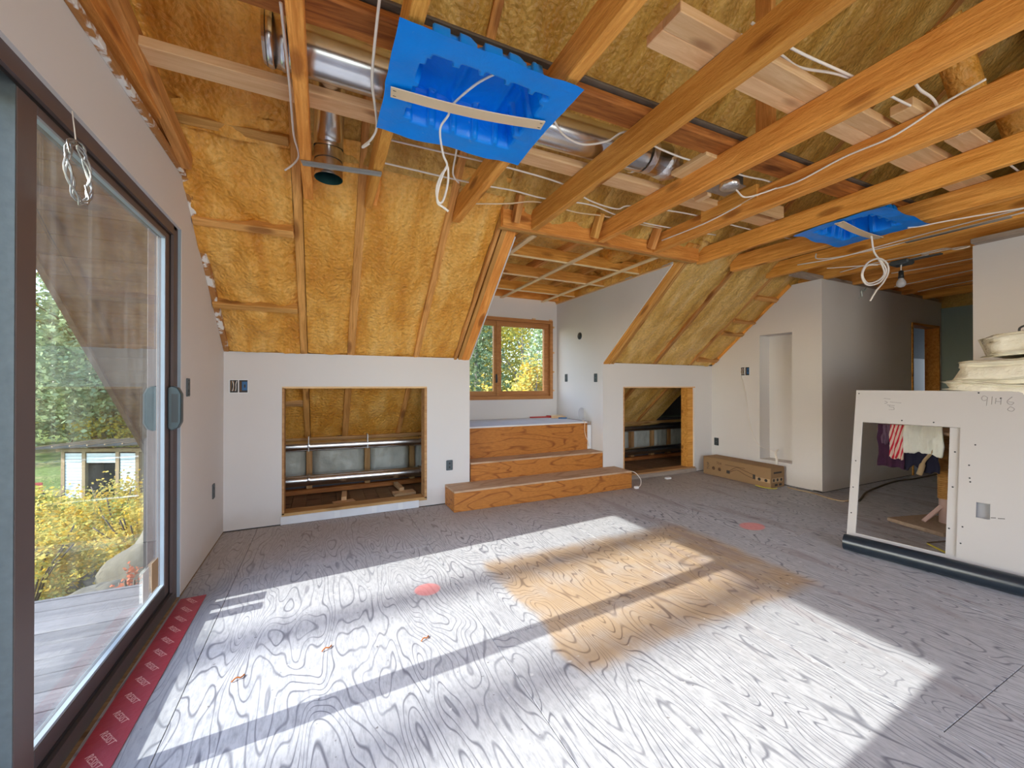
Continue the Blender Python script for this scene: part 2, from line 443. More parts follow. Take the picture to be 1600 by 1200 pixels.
def smooth_pts(pts, k=5):
    P = [Vector(p) for p in pts]; out = []
    for i in range(len(P)-1):
        a, b, c, d = P[max(i-1, 0)], P[i], P[i+1], P[min(i+2, len(P)-1)]
        for j in range(k):
            t = j/k
            out.append(.5*((2*b)+(c-a)*t+(2*a-5*b+4*c-d)*t*t+(3*b-a-3*c+d)*t**3))
    return out+[P[-1]]
def tube(name, pts, r, mat, parent=None, n=8, k=5):
    V, F = tubev(smooth_pts(pts, k) if k > 1 else pts, r, n); return mobj(name, V, F, mat, parent, True)
def lathe(name, prof, mat, parent=None, loc=(0, 0, 0), n=24, rot=None, caps=True):
    V = []; F = []
    for r, z in prof:
        for k in range(n): V.append((r*math.cos(2*math.pi*k/n), r*math.sin(2*math.pi*k/n), z))
    for i in range(len(prof)-1):
        for k in range(n): F.append((i*n+k, i*n+(k+1) % n, (i+1)*n+(k+1) % n, (i+1)*n+k))
    if caps: F.append(tuple(range(n))[::-1]); F.append(tuple(range((len(prof)-1)*n, len(prof)*n)))
    m = Matrix.Translation(loc)
    if rot is not None: m = m @ rot
    return mobj(name, V, F, mat, parent, True, m)
def thing(name, label, cat, loc=(0, 0, 0), rz=0, group=None, kind=None):
    o = bpy.data.objects.new(name, None); o.matrix_basis = Matrix.Translation(loc) @ Matrix.Rotation(rz, 4, 'Z'); COL.objects.link(o)
    return tag(o, label, cat, group, kind)
def struct(o, label, cat):
    return tag(o, label, cat, None, 'structure')
def vnoise(u, v, seed=0):
    """smooth value noise on arrays"""
    r = np.random.default_rng(seed); G = r.random((64, 64))
    iu = np.floor(u).astype(int); iv = np.floor(v).astype(int); fu = u-iu; fv = v-iv
    fu = fu*fu*(3-2*fu); fv = fv*fv*(3-2*fv)
    g = lambda a, b: G[a % 64, b % 64]
    return (g(iu, iv)*(1-fu)+g(iu+1, iv)*fu)*(1-fv)+(g(iu, iv+1)*(1-fu)+g(iu+1, iv+1)*fu)*fv
def fbm(u, v, seed=0, o=4):
    s = 0; a = .5
    for k in range(o): s = s+a*vnoise(u*2**k, v*2**k, seed+k); a *= .5
    return s
def gridmesh(name, P, mat, parent=None, smooth=True, closed=None):
    """P: (n, m, 3) array of points"""
    n, m, _ = P.shape
    i, j = np.meshgrid(np.arange(n-1), np.arange(m-1), indexing='ij')
    a = (i*m+j).ravel(); F = np.stack([a, a+m, a+m+1, a+1], 1)
    o = fast(name, P.reshape(-1, 3), F, mat, parent)
    if smooth: o.data.polygons.foreach_set('use_smooth', np.ones(len(o.data.polygons), dtype=bool))
    return o

# ------------------------------------------------------------------ dimensions
XL, XR, YK, CZ, KZ = -.73, 5.05, 3.97, 2.40, 1.483
SL = .8415
DX0, DX1, DYB = 1.39, 3.114, 5.04
RIDGE = .9
YB = -2.35                      # rear wall, behind the camera
XE = 13.0                       # far end of the house beyond the hallway
def zs(y): return KZ-SL*(y-YK)  # underside of the rafters of the slope in view
NS = Vector((0, SL, 1)).normalized()

# ------------------------------------------------------------------ floor of plywood sheets
floor = box('floor', XL-.15, XE, YB-.1, 5.2, -.24, -.02, M['attic_floor']); struct(floor, 'weathered grey plywood subfloor of the whole attic room', 'floor')
xs = [XL]+[-.49+1.22*i for i in range(0, 11)]+[XE]
stag = [1.35, .55, 1.76, .62, 1.92, .93, 1.7, .6, 1.6, .6, 1.6, .6]
for i in range(len(xs)-1):
    y = stag[i]-2.44*2
    while y < YK:
        a, b = max(y, YB), min(y+2.44, YK)
        if b-a > .02:
            box('plywood_sheet', xs[i]+.0012, min(xs[i+1], XE)-.0012, a+.0012, b-.0012, -.02, 0, M['floor'], floor, bevel=.0012)
        y += 2.44

# ------------------------------------------------------------------ walls
def wall(name, mb, label, mat=None):
    o = mb.build(name, mat or M['drywall']); return struct(o, label, 'wall')
G = .008
DY0, DY1, DZ1 = .42, 2.88, 2.09
mb = MB()
mb.box(XL-.15, XL, YB, DY0, G, CZ)
mb.box(XL-.15, XL, DY0, DY1, DZ1, CZ)
mb.prism([(DY1, G), (YK+.11, G), (YK+.11, zs(YK+.11)), (YK, KZ), (YK-(CZ-KZ)/SL, CZ), (DY1, CZ)], 'x', XL-.15, XL)
mb.prism([(YK+.11, -.1), (5.2, -.1), (5.2, zs(5.2)+.18), (YK+.11, zs(YK+.11)+.18)], 'x', XL-.15, XL)
wall_left = wall('wall_left', mb, 'pinkish white drywall gable wall around the sliding glass door')
g = MB().prism([(YB, CZ), (YK-(CZ-KZ)/SL, CZ), (RIDGE, zs(RIDGE)), (YB, 2.75)], 'x', XL-.15, XL-.05).build('foam_panel', M['foam'], wall_left)
OA = (-.302, .929, .085, 1.18); OB = (3.443, 4.697, .06, 1.175)
def knee(x0, x1, o):
    m = MB(); y0, y1 = YK, YK+.10
    m.box(x0, o[0], y0, y1, G, KZ); m.box(o[1], x1, y0, y1, G, KZ)
    m.box(o[0], o[1], y0, y1, G, o[2]); m.box(o[0], o[1], y0, y1, o[3], KZ)
    return m
wall_back = wall('wall_back', knee(XL, DX0-.012, OA), 'white drywall knee wall left of the steps with large access opening')
wall_back2 = wall('wall_back_right', knee(DX1+.012, XR, OB), 'white drywall knee wall right of the steps with smaller access opening')
def cheek(x0, x1):
    return MB().prism([(YK, G), (DYB+.12, G), (DYB+.12, CZ+.02), (2.88, CZ+.02), (2.88, CZ), (YK, KZ)], 'x', x0, x1)
wall_dl = wall('wall_dormer_left', cheek(DX0-.012, DX0), 'white drywall cheek on the left side of the window dormer')
wall_dr = wall('wall_dormer_right', cheek(DX1, DX1+.012), 'bluish white drywall cheek on the right side of the window dormer')
WX0, WX1, WZ0, WZ1 = 1.47, 3.026, 1.02, 2.13
mb = MB(); mb.box(DX0, WX0, DYB, DYB+.14, 0, CZ+.05); mb.box(WX1, DX1, DYB, DYB+.14, 0, CZ+.05)
mb.box(WX0, WX1, DYB, DYB+.14, 0, WZ0); mb.box(WX0, WX1, DYB, DYB+.14, WZ1, CZ+.05)
wall_db = wall('wall_dormer_back', mb, 'white drywall wall around the wooden dormer window')
NY0, NY1, NZ0, NZ1 = 2.882, 3.274, .27, 1.84
YP, YQ = 2.567, 1.415
T = .13
mb = MB()
mb.box(XR, XR+.02, YP, NY0, G, CZ); mb.box(XR, XR+.02, NY1, YK+.1, G, KZ)
mb.prism([(NY1, KZ), (YK, KZ), (NY1, zs(NY1))], 'x', XR, XR+.02)
mb.prism([(NY0, NZ1), (NY1, NZ1), (NY1, zs(NY1)), (YK-(CZ-KZ)/SL, CZ), (NY0, CZ)], 'x', XR, XR+.02)
mb.box(XR, XR+.02, NY0, NY1, G, NZ0)
mb.box(XR+.02, XR+.20, NY0, NY0+.001, NZ0, NZ1)
nb = .20   # the recess
mb.box(XR+nb, XR+nb+.01, NY0-.01, NY1+.01, NZ0-.01, NZ1+.01)
mb.box(XR+.019, XR+nb, NY0-.012, NY0, NZ0-.01, NZ1+.01); mb.box(XR+.019, XR+nb, NY1, NY1+.012, NZ0-.01, NZ1+.01)
mb.box(XR+.019, XR+nb, NY0, NY1, NZ0-.012, NZ0); mb.box(XR+.019, XR+nb, NY0, NY1, NZ1, NZ1+.012)
wall_r = wall('wall_right', mb, 'white drywall side wall with a tall narrow recess')
HX0, HX1, HZ = 7.15, 7.97, 2.05
mb = MB(); mb.box(XR+.02, HX0, YP, YP+.1, G, CZ); mb.box(HX1, 8.06, YP, YP+.1, G, CZ); mb.box(HX0, HX1, YP, YP+.1, HZ, CZ)
wall_hl = wall('wall_hall_left', mb, 'grey shaded drywall hallway wall with an open doorway at its far end')
wall_he = wall('wall_hall_end', MB().box(8.05, 8.15, YQ-.2, YP+.1, G, 2.31), 'dark teal board wall closing the end of the hallway', M['teal_board'])
mb = MB(); mb.box(XR, XR+.12, YB, YQ, G, CZ); mb.box(XR+.12, 8.06, YQ-.12, YQ, G, CZ)
wall_rn = wall('wall_right_near', mb, 'white drywall end wall behind the stacked insulation batts')
wall_sr = wall('wall_side_room', MB().box(8.5, XE, 3.9, 4.0, 0, CZ), 'pale blue wall seen through the hallway doorway')
wall_end = wall('wall_end', MB().box(XE, XE+.1, YB, 5.2, 0, 4.2), 'outer end wall of the house beyond the hallway')
mb = MB(); RWX0, RWX1, RWZ0, RWZ1 = -.25, 2.85, .4, 2.45
mb.box(XL-.15, RWX0, YB-.12, YB, 0, 2.8); mb.box(RWX1, XE, YB-.12, YB, 0, 2.8); mb.box(RWX0, RWX1, YB-.12, YB, 0, RWZ0); mb.box(RWX0, RWX1, YB-.12, YB, RWZ1, 2.8)
gp = MB().box(8.06, 8.16, YQ-.2, YP+.1, 2.31, 3.6).build('foam_panel', M['foam_shaded'], wall_he)
wall_rear = wall('wall_rear', mb, 'white drywall wall with added window openings opposite the steps')
# outer wall of the eaves attic behind the knee walls
mb = MB(); mb.box(XL-.15, DX0-.02, 5.06, 5.2, -.2, .66); mb.box(DX1+.02, XE, 5.06, 5.2, -.2, .66)
mb.prism([(YK+.1, -.1), (5.06, -.1), (5.06, zs(5.06)+.15), (YK+.1, zs(YK+.1)+.15)], 'x', XR+.66, XR+.70)
wall_eave = wall('wall_eaves', mb, 'low outer wall behind the knee walls', M['siding'])
wn2 = thing('fill_window', 'added unseen rear window for the fill lamp, opposite the steps', 'window', (2.3, YB, .4), kind='structure')  # rear window frame added for the fill lamp, unseen behind the camera
for i in range(4):
    x = RWX0+i*(RWX1-RWX0)/3
    box('frame', x-.03, x+.03, YB-.1, YB-.04, RWZ0, RWZ1, M['window_wood'], wn2)
for z in (RWZ0+.03, RWZ1-.03): box('frame', RWX0, RWX1, YB-.1, YB-.04, z-.03, z+.03, M['window_wood'], wn2)
# near-black strips painted for the shade in the gap under the drywall
sp = struct(MB().box(XL-.1, XL-.004, DY1, YK, 0, G+.01).box(XL, OA[0], YK+.004, YK+.09, 0, G+.01).box(OA[1], 1.13, YK+.004, YK+.09, 0, G+.01).box(3.28, XR, YK+.004, YK+.09, 0, G+.01)
            .box(XR+.003, XR+.02, YP, YK, 0, G+.01).box(XR, HX0, YP+.003, YP+.09, 0, G+.01).build('gap_shade_strip', M['frame_dark']), 'dark gap line under the drywall edges', 'gap_strip')

# ------------------------------------------------------------------ roof, slope and ceiling members
roof = MB()
t = .05
y0r, y1r = RIDGE, 5.5
off = .165/NS.z
zo = lambda y: zs(y)+off
pr = lambda xa, xb, ya, yb: roof.prism([(ya, zo(ya)), (yb, zo(yb)), (yb, zo(yb)+.06), (ya, zo(ya)+.06)], 'x', xa, xb)
pr(-1.57, DX0-.02, RIDGE, y1r); pr(DX1+.02, XE, RIDGE, y1r); pr(DX0-.02, DX1+.02, RIDGE, 2.5)
zr = zo(RIDGE)
roof.prism([(RIDGE, zr), (YB-.5, 2.75), (YB-.5, 2.82), (RIDGE, zr+.06)], 'x', -1.57, XE)
roof.prism([(2.35, zo(2.35)), (5.5, 2.78), (5.5, 2.85), (2.35, zo(2.35)+.07)], 'x', DX0-.3, DX1+.3)
for xa in (DX0-.12, DX1+.02): roof.prism([(2.4, zo(2.4)), (5.18, zo(5.18)), (5.18, 2.80), (2.4, 2.84)], 'x', xa, xa+.10)
roof = roof.build('roof', M['roofing']); struct(roof, 'dark roof of the house seen edge-on past the sliding door', 'roof')
# soffit boards under the overhang beyond the sliding door
k = 0; y = 5.35
while y > 1.0:
    yb = y-.115
    zc = lambda q: zs(q)+.03
    MB().prism([(y, zc(y)), (yb+.004, zc(yb+.004)), (yb+.004, zc(yb+.004)+.02), (y, zc(y)+.02)], 'x', -1.55, XL-.16).build('soffit_board', M['soffit'], roof)
    y = yb
MB().prism([(5.5, zs(5.5)-.0), (1.0, zs(1.0)), (1.0, zo(1.0)+.06), (5.5, zo(5.5)+.06)], 'x', -1.585, -1.55).build('rake_board', M['soffit'], roof)
wing = struct(MB().box(-1.53, XL-.15, 4.93, 5.06, -3.2, .82).build('wall_wing', M['siding']), 'dark outer wing wall beyond the deck', 'wall')

ceiling = thing('ceiling', 'open timber ceiling with joists, rafters and amber spray foam', 'ceiling', (2, 2.4, CZ), kind='structure')

def foam_bay(x0, x1, ya, yb, mat, seed, off0=.03, bulge=.022, edge=.0, step=.022, block=(), edge_y=True, lump=.035):
    n = max(6, int((x1-x0)/step)); m = max(6, int(abs(yb-ya)*1.3/step))
    u = np.linspace(0, 1, n); v = np.linspace(0, 1, m); U, Vv = np.meshgrid(u, v, indexing='ij')
    X = x0+(x1-x0)*U; Y = ya+(yb-ya)*Vv
    ex = np.minimum(U, 1-U)*(x1-x0); ey = np.minimum(Vv, 1-Vv)*abs(yb-ya)*1.3
    d = off0-bulge*np.clip(ex/.16, 0, 1)**.7
    d += (edge-off0*.3)*np.exp(-(ex/.035)**2)
    if edge_y: d += -.012*np.exp(-(ey/.05)**2)
    d += .06*(fbm(X*2.6+seed*3.1, Y*1.1, seed, 3)-.45)+lump*(fbm(X*7+seed, Y*6.5, seed+17, 3)-.42)+.034*(fbm(X*11+seed, Y*1.1, seed+31, 2)-.4)
    d += .022*(fbm(X*13+seed, Y*9, seed+9, 2)-.38)
    P = np.stack([X, Y+NS.y*d, zs(Y)+NS.z*d], -1)
    return gridmesh('foam_panel', P, mat, ceiling)
def rafter(xc, w, ya, yb, mat=None, depth=.15, drop=0.0, name='rafter'):
    c = NS*(depth/2-drop)
    return board(name, Vector((xc, ya, zs(ya)))+c, Vector((xc, yb, zs(yb)))+c, w, depth, mat or M['rafter'], ceiling, up=NS, bevel=.004, jitter=.004)

YT = 2.86
# lower slope, left of the dormer
left_r = [(-.145, .055), (.235, .06), (.835, .05)]
for xc, w in left_r: rafter(xc, w, 5.05, RIDGE)
for xc, w in ((1.235, .036), (1.285, .045), (1.345, .085)): rafter(xc, w, 5.05, 2.70, M['joist'] if w > .05 else M['rafter'], drop=.012)
bays = [(XL, -.175), (-.115, .205), (.265, .81), (.86, 1.215)]
for i, (a, b) in enumerate(bays):
    foam_bay(a, b, YK-.01, YT-.30, M['foam'], 11+i, lump=.12 if i == 0 else .04)
    foam_bay(a, b, YK-.02, 5.06, M['foam'], 31+i, off0=.045, step=.03)
    foam_bay(a-.06, b+.05, YT-.20, RIDGE, M['foam'] if i == 0 else M['foam_shaded'], 51+i, off0=.02, bulge=.03, edge=.04, step=.03)
foam_bay(1.215, 1.39, 2.75, RIDGE, M['foam_shaded'], 70, step=.03)
# blocking boards in the bay next to the gable wall
for y in (3.61, 3.10, 2.655):
    board('blocking', (XL+.005, y, zs(y)+.045), (-.175, y-.012, zs(y)+.045), .05, .13, M['rafter'], ceiling, up=NS, jitter=.003)
for y in (4.55,): board('blocking', (XL+.005, y, zs(y)+.05), (-.175, y, zs(y)+.05), .05, .10, M['stud'], ceiling, up=NS)
# slope edge board on the gable wall, with smeared joint compound
rafter(XL+.017, .034, YK, YK-(CZ-KZ)/SL, M['smeared'], .05, .006, 'edge_board')
board('edge_board', (XL+.013, 2.88, CZ+.012), (XL+.013, .6, CZ+.012), .026, .03, M['smeared'], ceiling)
board('wall_plate', (XL+.02, 2.9, CZ+.11), (XL+.02, .4, CZ+.11), .04, .09, M['joist'], ceiling)
board('gable_stud', (XL+.045, 2.78, 2.44), (XL+.045, 1.65, 2.66), .05, .09, M['rafter'], ceiling, jitter=.004)
# lower slope, right of the dormer
for xc, w in ((3.16, .07), (3.215, .04), (3.262, .04)): rafter(xc, w, 5.05, 2.70, M['joist'] if w > .05 else M['rafter'], drop=.012)
for xc, w in ((3.97, .055), (4.62, .05)): rafter(xc, w, 5.05, RIDGE)
for i, (a, b) in enumerate([(3.285, 3.945), (4.0, 4.595), (4.645, XR)]):
    foam_bay(a, b, YK-.01, YT-.30, M['foam_pale'], 81+i)
    foam_bay(a, b, YK-.02, 5.06, M['foam_pale'], 91+i, off0=.045, step=.03)
    foam_bay(a-.05, b+.05, YT-.20, RIDGE, M['foam_shaded'], 101+i, off0=.02, bulge=.03, edge=.04, step=.03)
foam_bay(3.114, 3.285, 2.75, RIDGE, M['foam_shaded'], 72, step=.03)
for y, w in ((3.90, .06), (3.52, .05), (3.36, .04), (3.08, .05)):
    board('blocking', (4.645, y, zs(y)+.045), (XR-.01, y, zs(y)+.045), w, .12, M['rafter'], ceiling, up=NS, jitter=.003)
board('edge_board', (XR-.012, YK-.01, zs(YK-.01)+.02), (XR-.012, 2.90, zs(2.90)+.02), .05, .024, M['joist'], ceiling, up=(1, 0, 0))
# upper roof over dormer approach and hallway
ux = [1.39, 2.05, 2.65, 3.114]
for i in range(3): foam_bay(ux[i]-.04, ux[i+1]+.04, 2.78, RIDGE, M['foam_shaded'], 120+i, off0=.02, bulge=.03, edge=.04, step=.03)
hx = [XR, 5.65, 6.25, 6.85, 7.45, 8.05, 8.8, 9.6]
for i in range(len(hx)-1): foam_bay(hx[i]-.04, hx[i+1]+.04, 2.98, RIDGE, M['foam_shaded'], 130+i, off0=.02, bulge=.03, edge=.05, step=.05)
# near roof slope behind the ridge, foam-covered
def near_slope():
    x = np.linspace(XL-.1, 9.6, 90); y = np.linspace(RIDGE+.02, YB, 40); X, Y = np.meshgrid(x, y, indexing='ij')
    z = 4.08+(2.62-4.08)*(RIDGE-Y)/(RIDGE-YB)-.06*fbm(X*2, Y*2, 5, 3)
    return gridmesh('foam_panel', np.stack([X, Y, z], -1), M['foam_shaded'], ceiling)
near_slope()
# round foam-covered braces and dark gaps near the ridge line of the hallway end
for (x, y, z, L) in ((3.42, .98, 2.86, .32), (4.35, 1.0, 2.86, .30)):
    tube('foam_brace', [(x-.25, y+.02, z+.40), (x-.08, y, z+.16), (x+.04, y-.01, z)], [.075]*11, M['foam'], ceiling, 10)

# ceiling joists: rough sawn, running away from the camera
JO = [(-.085, 2.95, .05), (.278, 2.90, .055), (.888, 2.84, .055), (1.478, 2.72, .058), (2.112, 2.72, .06), (2.716, 2.72, .06),
      (3.37, 2.80, .06), (3.895, 2.82, .065), (4.52, 2.84, .06), (5.12, 2.84, .06), (5.72, 2.84, .06), (6.32, 2.84, .06), (6.92, 2.84, .06), (7.52, 2.84, .06), (8.1, 2.84, .06)]
for i, (x, ye, w) in enumerate(JO):
    dx = .24 if i == 7 else 0
    d = .15
    board('joist', (x+dx, -2.2, CZ+d/2), (x, ye, CZ+d/2), w, d, M['joist'], ceiling, bevel=.005, jitter=.004)
board('joist', (.278+.03, 2.97, CZ+.02), (.278+.03, 2.62, CZ+.10), .05, .05, M['joist'], ceiling)
# dormer header, doubled
for k in range(2): board('header', (1.215, 2.745+.05*k, CZ+.075), (3.285, 2.745+.05*k, CZ+.075), .048, .15, M['joist'] if k == 0 else M['rafter'], ceiling, bevel=.004)
# cripple posts standing on the header side
for x in (1.30, 2.02, 2.64): board('cripple_post', (x, 2.60, CZ+.19), (x, 2.69, CZ+.02), .045, .07, M['rafter'], ceiling, up=(0, 1, 0))
# dormer ceiling: joists crosswise, strapping below, foam above
for y in (3.36, 3.955, 4.59, 4.97): board('dormer_joist', (DX0+.005, y, CZ+.075), (DX1-.005, y, CZ+.075), .04, .11, M['joist'], ceiling, jitter=.003)
for x in (1.535, 2.20, 2.842): board('strapping', (x, 2.80, CZ+.009), (x+.02, 5.03, CZ+.009), .045, .018, M['strap_pine'], ceiling)
for y in (3.345, 3.94, 4.575): board('strapping', (DX0+.005, y, CZ+.014), (DX1-.005, y, CZ+.014), .03, .012, M['strap_pine'], ceiling)
for x in (1.56, 2.15, 2.80): board('dormer_rafter', (x, 2.80, CZ+.17), (x, 5.03, CZ+.17), .05, .10, M['rafter'], ceiling)
def dormer_foam():
    x = np.linspace(DX0-.02, DX1+.02, 80); y = np.linspace(2.78, DYB+.02, 100); X, Y = np.meshgrid(x, y, indexing='ij')
    z = CZ+.24-.10*fbm(X*3.3, Y*3.3, 77, 4)
    return gridmesh('foam_panel', np.stack([X, Y, z], -1), M['foam'], ceiling)
dormer_foam()
for x, sg in ((DX1+.004, -1), (DX0-.004, 1)):
    y_ = np.linspace(2.80, DYB+.02, 90); z_ = np.linspace(CZ-.004, CZ+.30, 18); Y_, Z_ = np.meshgrid(y_, z_, indexing='ij')
    gridmesh('foam_panel', np.stack([x+sg*(.09*fbm(Y_*4+3, Z_*5, 88, 4)-.02)*np.clip((Z_-CZ+.01)/.04, .2, 1), Y_, Z_], -1), M['foam'], ceiling)
for i, (x, y) in enumerate(((2.95, 4.15), (2.75, 3.3), (1.55, 4.75))):
    bx = np.linspace(0, math.pi, 14); bt = np.linspace(0, 2*math.pi, 24); B, Tt = np.meshgrid(bx, bt, indexing='ij')
    rr = .13*(.75+.6*fbm(B*2+i, Tt*1.3, 200+i, 3))
    gridmesh('foam_lump', np.stack([x+rr*np.sin(B)*np.cos(Tt)*1.1, y+rr*np.sin(B)*np.sin(Tt)*1.5, CZ+.16+rr*.6*np.cos(B)], -1), M['foam'], ceiling)
board('corner_bead', (DX0+.006, YK, KZ-.004), (DX0+.006, 2.89, CZ-.004), .012, .012, M['white_paint'], ceiling, up=NS)
board('corner_bead', (DX1-.006, 2.90, CZ-.004), (DX1-.006, DYB, CZ-.004), .02, .012, M['pine'], ceiling)
# planks lying across the tops of the joists
board('cross_plank', (-0.6993, 2.117, 2.571), (4.468, 2.103, 2.571), .115, .042, M['pine'], ceiling, bevel=.003)
board('cross_plank', (-0.6507, 1.612, 2.571), (4.419, 1.515, 2.571), .13, .042, M['redwood'], ceiling, bevel=.006, jitter=.008)
board('cross_plank', (-0.6507, 1.607, 2.603), (4.419, 1.505, 2.603), .16, .02, M['bark'], ceiling, bevel=.004, jitter=.008)
board('cross_plank', (1.165, 1.168, 2.571), (4.71, 1.17, 2.571), .086, .042, M['pine'], ceiling)
board('cross_plank', (1.165, 1.082, 2.571), (4.71, 1.084, 2.571), .086, .042, M['pine'], ceiling)
board('cross_plank', (2.583, 0.9615, 2.579), (2.865, 0.9567, 2.579), .09, .05, M['pine'], ceiling)
board('cross_plank', (3.108, 0.9275, 2.571), (3.516, 0.9275, 2.571), .10, .042, M['pine'], ceiling)
board('king_post', (2.185, 1.379, 2.589), (2.185, 1.379, 3.385), .04, .09, M['rafter'], ceiling, up=(0, 1, 0))
board('nailer', (2.055, 1.60, 2.545), (2.055, 1.86, 2.545), .12, .03, M['pine'], ceiling, bevel=.003)
board('nailer', (2.69, 1.75, 2.53), (2.69, 2.20, 2.53), .03, .10, M['joist'], ceiling, bevel=.003)
board('nailer', (2.75, 1.96, 2.575), (3.3, 1.96, 2.575), .04, .09, M['pine'], ceiling)
board('nailer', (2.45, 1.94, 2.575), (2.45, 2.05, 2.575), .04, .09, M['pine'], ceiling)
board('hall_plate', (4.62, 2.62, CZ+.02), (8.0, 2.62, CZ+.02), .10, .04, M['grey_wood'], ceiling)
board('hall_plate', (5.02, 1.40, CZ+.02), (5.02, -.6, CZ+.02), .14, .04, M['grey_wood'], ceiling)
board('metal_strip', (4.42, 1.62, CZ-.002), (4.42, 1.05, CZ-.002), .04, .004, M['grey_metal'], ceiling, bevel=0)
box('ridge_board', XL, XE, RIDGE-.02, RIDGE+.02, 3.72, 4.1, M['rafter'], ceiling)

# ------------------------------------------------------------------ attic behind the knee walls
def attic(x0, x1, nm, lab, studs):
    a = thing('trim_%d' % nm, lab, 'framing', (x0, YK, 0), kind='structure')
    x = x0
    while x < x1-.02:
        w = random.uniform(.13, .16); b = min(x+w, x1)
        box('floor_board', x+.002, b-.002, YK+.1, 5.06, -.02, random.uniform(-.004, .0), M['attic_floor'], a); x += w
    for xc in studs: board('stud', (xc, 5.02, 0), (xc, 5.02, .62), .06, .075, M['stud'], a, up=(0, 1, 0))
    ss = [x0]+list(studs)+[x1]
    for i in range(len(ss)-1):
        p, q = ss[i]+.03, ss[i+1]-.03
        u = np.linspace(0, 1, 30); v = np.linspace(0, 1, 24); U, Vv = np.meshgrid(u, v, indexing='ij')
        e = np.clip(np.minimum(U, 1-U)/.12, 0, 1)*np.clip(np.minimum(Vv, 1-Vv)/.15, 0, 1)
        Y = 5.05-.055*np.sqrt(e)-.03*e*fbm(U*6+i, Vv*4, 300+i+nm, 3)
        gridmesh('insulation_batt', np.stack([p+(q-p)*U, Y, .10+.50*Vv], -1), M['poly'], a)
    board('top_plate', (x0, 5.0, .60), (x1, 5.0, .60), .05, .045, M['stud'], a)
    board('sole_plate', (x0, 4.98, .035), (x1, 4.98, .035), .09, .05, M['redwood'], a)
    return a
at1 = attic(XL, DX0-.02, 1, 'framing and insulation inside the left access opening', (-.13, .48, 1.0))
at2 = attic(DX1+.02, XR+.6, 2, 'framing and insulation inside the right access opening', (3.7, 4.50, 4.93, 5.3))
board('scrap_block', (.10, 4.36, .02), (.30, 4.40, .02), .12, .03, M['pine'], at1); board('scrap_block', (.20, 4.42, .05), (.22, 4.75, .03), .05, .04, M['pine'], at1)
board('scrap_block', (.70, 4.50, .02), (.93, 4.52, .02), .13, .03, M['pine'], at1); board('scrap_block', (.80, 4.55, .05), (.78, 4.85, .05), .05, .04, M['pine'], at1)
def duct_run(name, pts, r, label, seams, group=None):
    d = thing(name, label, 'duct', pts[0], group=group)
    tube('pipe', pts, r, M['duct'], d, 28, 3)
    for (p, ax) in seams:
        ax = Vector(ax).normalized(); P = Vector(p)
        V, F = tubev([P-ax*.012, P-ax*.006, P, P+ax*.006, P+ax*.012], [r*1.005, r*1.03, r*1.035, r*1.03, r*1.005], 28, False); mobj('joint_ring', V, F, M['duct'], d, True)
    return d
for (z, y, r, w) in ((.55, 4.80, .055, 'upper'), (.185, 4.82, .06, 'lower')):
    duct_run('attic_duct', [(XL+.02, y, z+.01), (.3, y, z), (1.3, y, z-.01)], r, '%s thin silver duct along the left access opening' % w, [((-.13, y, z+.01), (1, 0, 0)), ((1.05, y, z), (1, 0, 0))])
    duct_run('attic_duct', [(DX1+.05, y, z+.01), (4.2, y, z), (5.6, y, z)], r, '%s thin duct in the shade of the right access opening' % w, [((4.0, y, z), (1, 0, 0))])
for (x, z) in ((-.13, .6), (.46, .6)): board('strap', (x, 4.80, .50), (x, 4.80, .66), .008, .11, M['grey_metal'], at1, up=(0, 1, 0), bevel=0)
# linings of the two openings
def lining(o, nm, lab, right_wide):
    t = thing('trim_%d' % nm, lab, 'trim', ((o[0]+o[1])/2, YK, o[2]), kind='structure')
    y0, y1 = YK-.004, YK+.14
    box('side_board', o[0]-.012, o[0]+.006, y0, y1, o[2], o[3], M['stud'], t)
    box('side_board', o[1]-(.10 if right_wide else .012), o[1]+.012, y0+(.03 if right_wide else 0), y1, o[2], o[3], M['joist'] if right_wide else M['stud'], t)
    box('head_board', o[0]-.012, o[1]+.012, y0, y1, o[3]-.004, o[3]+.012, M['pine'], t)
    box('sill_board', o[0]-.012, o[1]+.012, y0, y1, o[2]-.02, o[2]+.012, M['stud'], t)
    return t
lining(OA, 3, 'wooden lining of the left access opening', False)
lining(OB, 4, 'wooden lining of the right access opening', True)
fl = struct(box('trim_5', OA[0]-.02, .86, YK-.014, YK-.001, .004, OA[2]-.012, M['white_paint']), 'white painted sill strip under the left access opening', 'trim')
for x in (.10, .42, .66): box('tape_patch', x, x+.045, YK-.0165, YK-.0142, .010, OA[2]-.014, M['white_plastic'], fl)
fl2 = struct(box('trim_6', 3.285, OB[1]+.02, YK-.018, YK-.001, .004, OB[2]-.004, M['grey_wood']), 'greyish sill strip under the right access opening', 'trim')

# ------------------------------------------------------------------ dormer window
w1 = thing('window_1', 'two-sash fir window in the dormer above the steps', 'window', ((WX0+WX1)/2, DYB, WZ0), kind='structure')
def rect_frame(name, x0, x1, z0, z1, y0, y1, wd, mat, parent, wtop=None, wbot=None):
    wt = wtop or wd; wb = wbot or wd
    m = MB(); m.box(x0, x0+wd, y0, y1, z0, z1); m.box(x1-wd, x1, y0, y1, z0, z1)
    m.box(x0+wd, x1-wd, y0, y1, z1-wt, z1); m.box(x0+wd, x1-wd, y0, y1, z0, z0+wb)
    return m.build(name, mat, parent)
rect_frame('casing', WX0-.012, WX1+.012, WZ0-.012, WZ1+.012, DYB-.016, DYB+.13, .045, M['window_wood'], w1)
rect_frame('inner_stop', WX0+.033, WX1-.033, WZ0+.033, WZ1-.033, DYB+.03, DYB+.10, .03, M['window_wood'], w1)
xm = 2.155
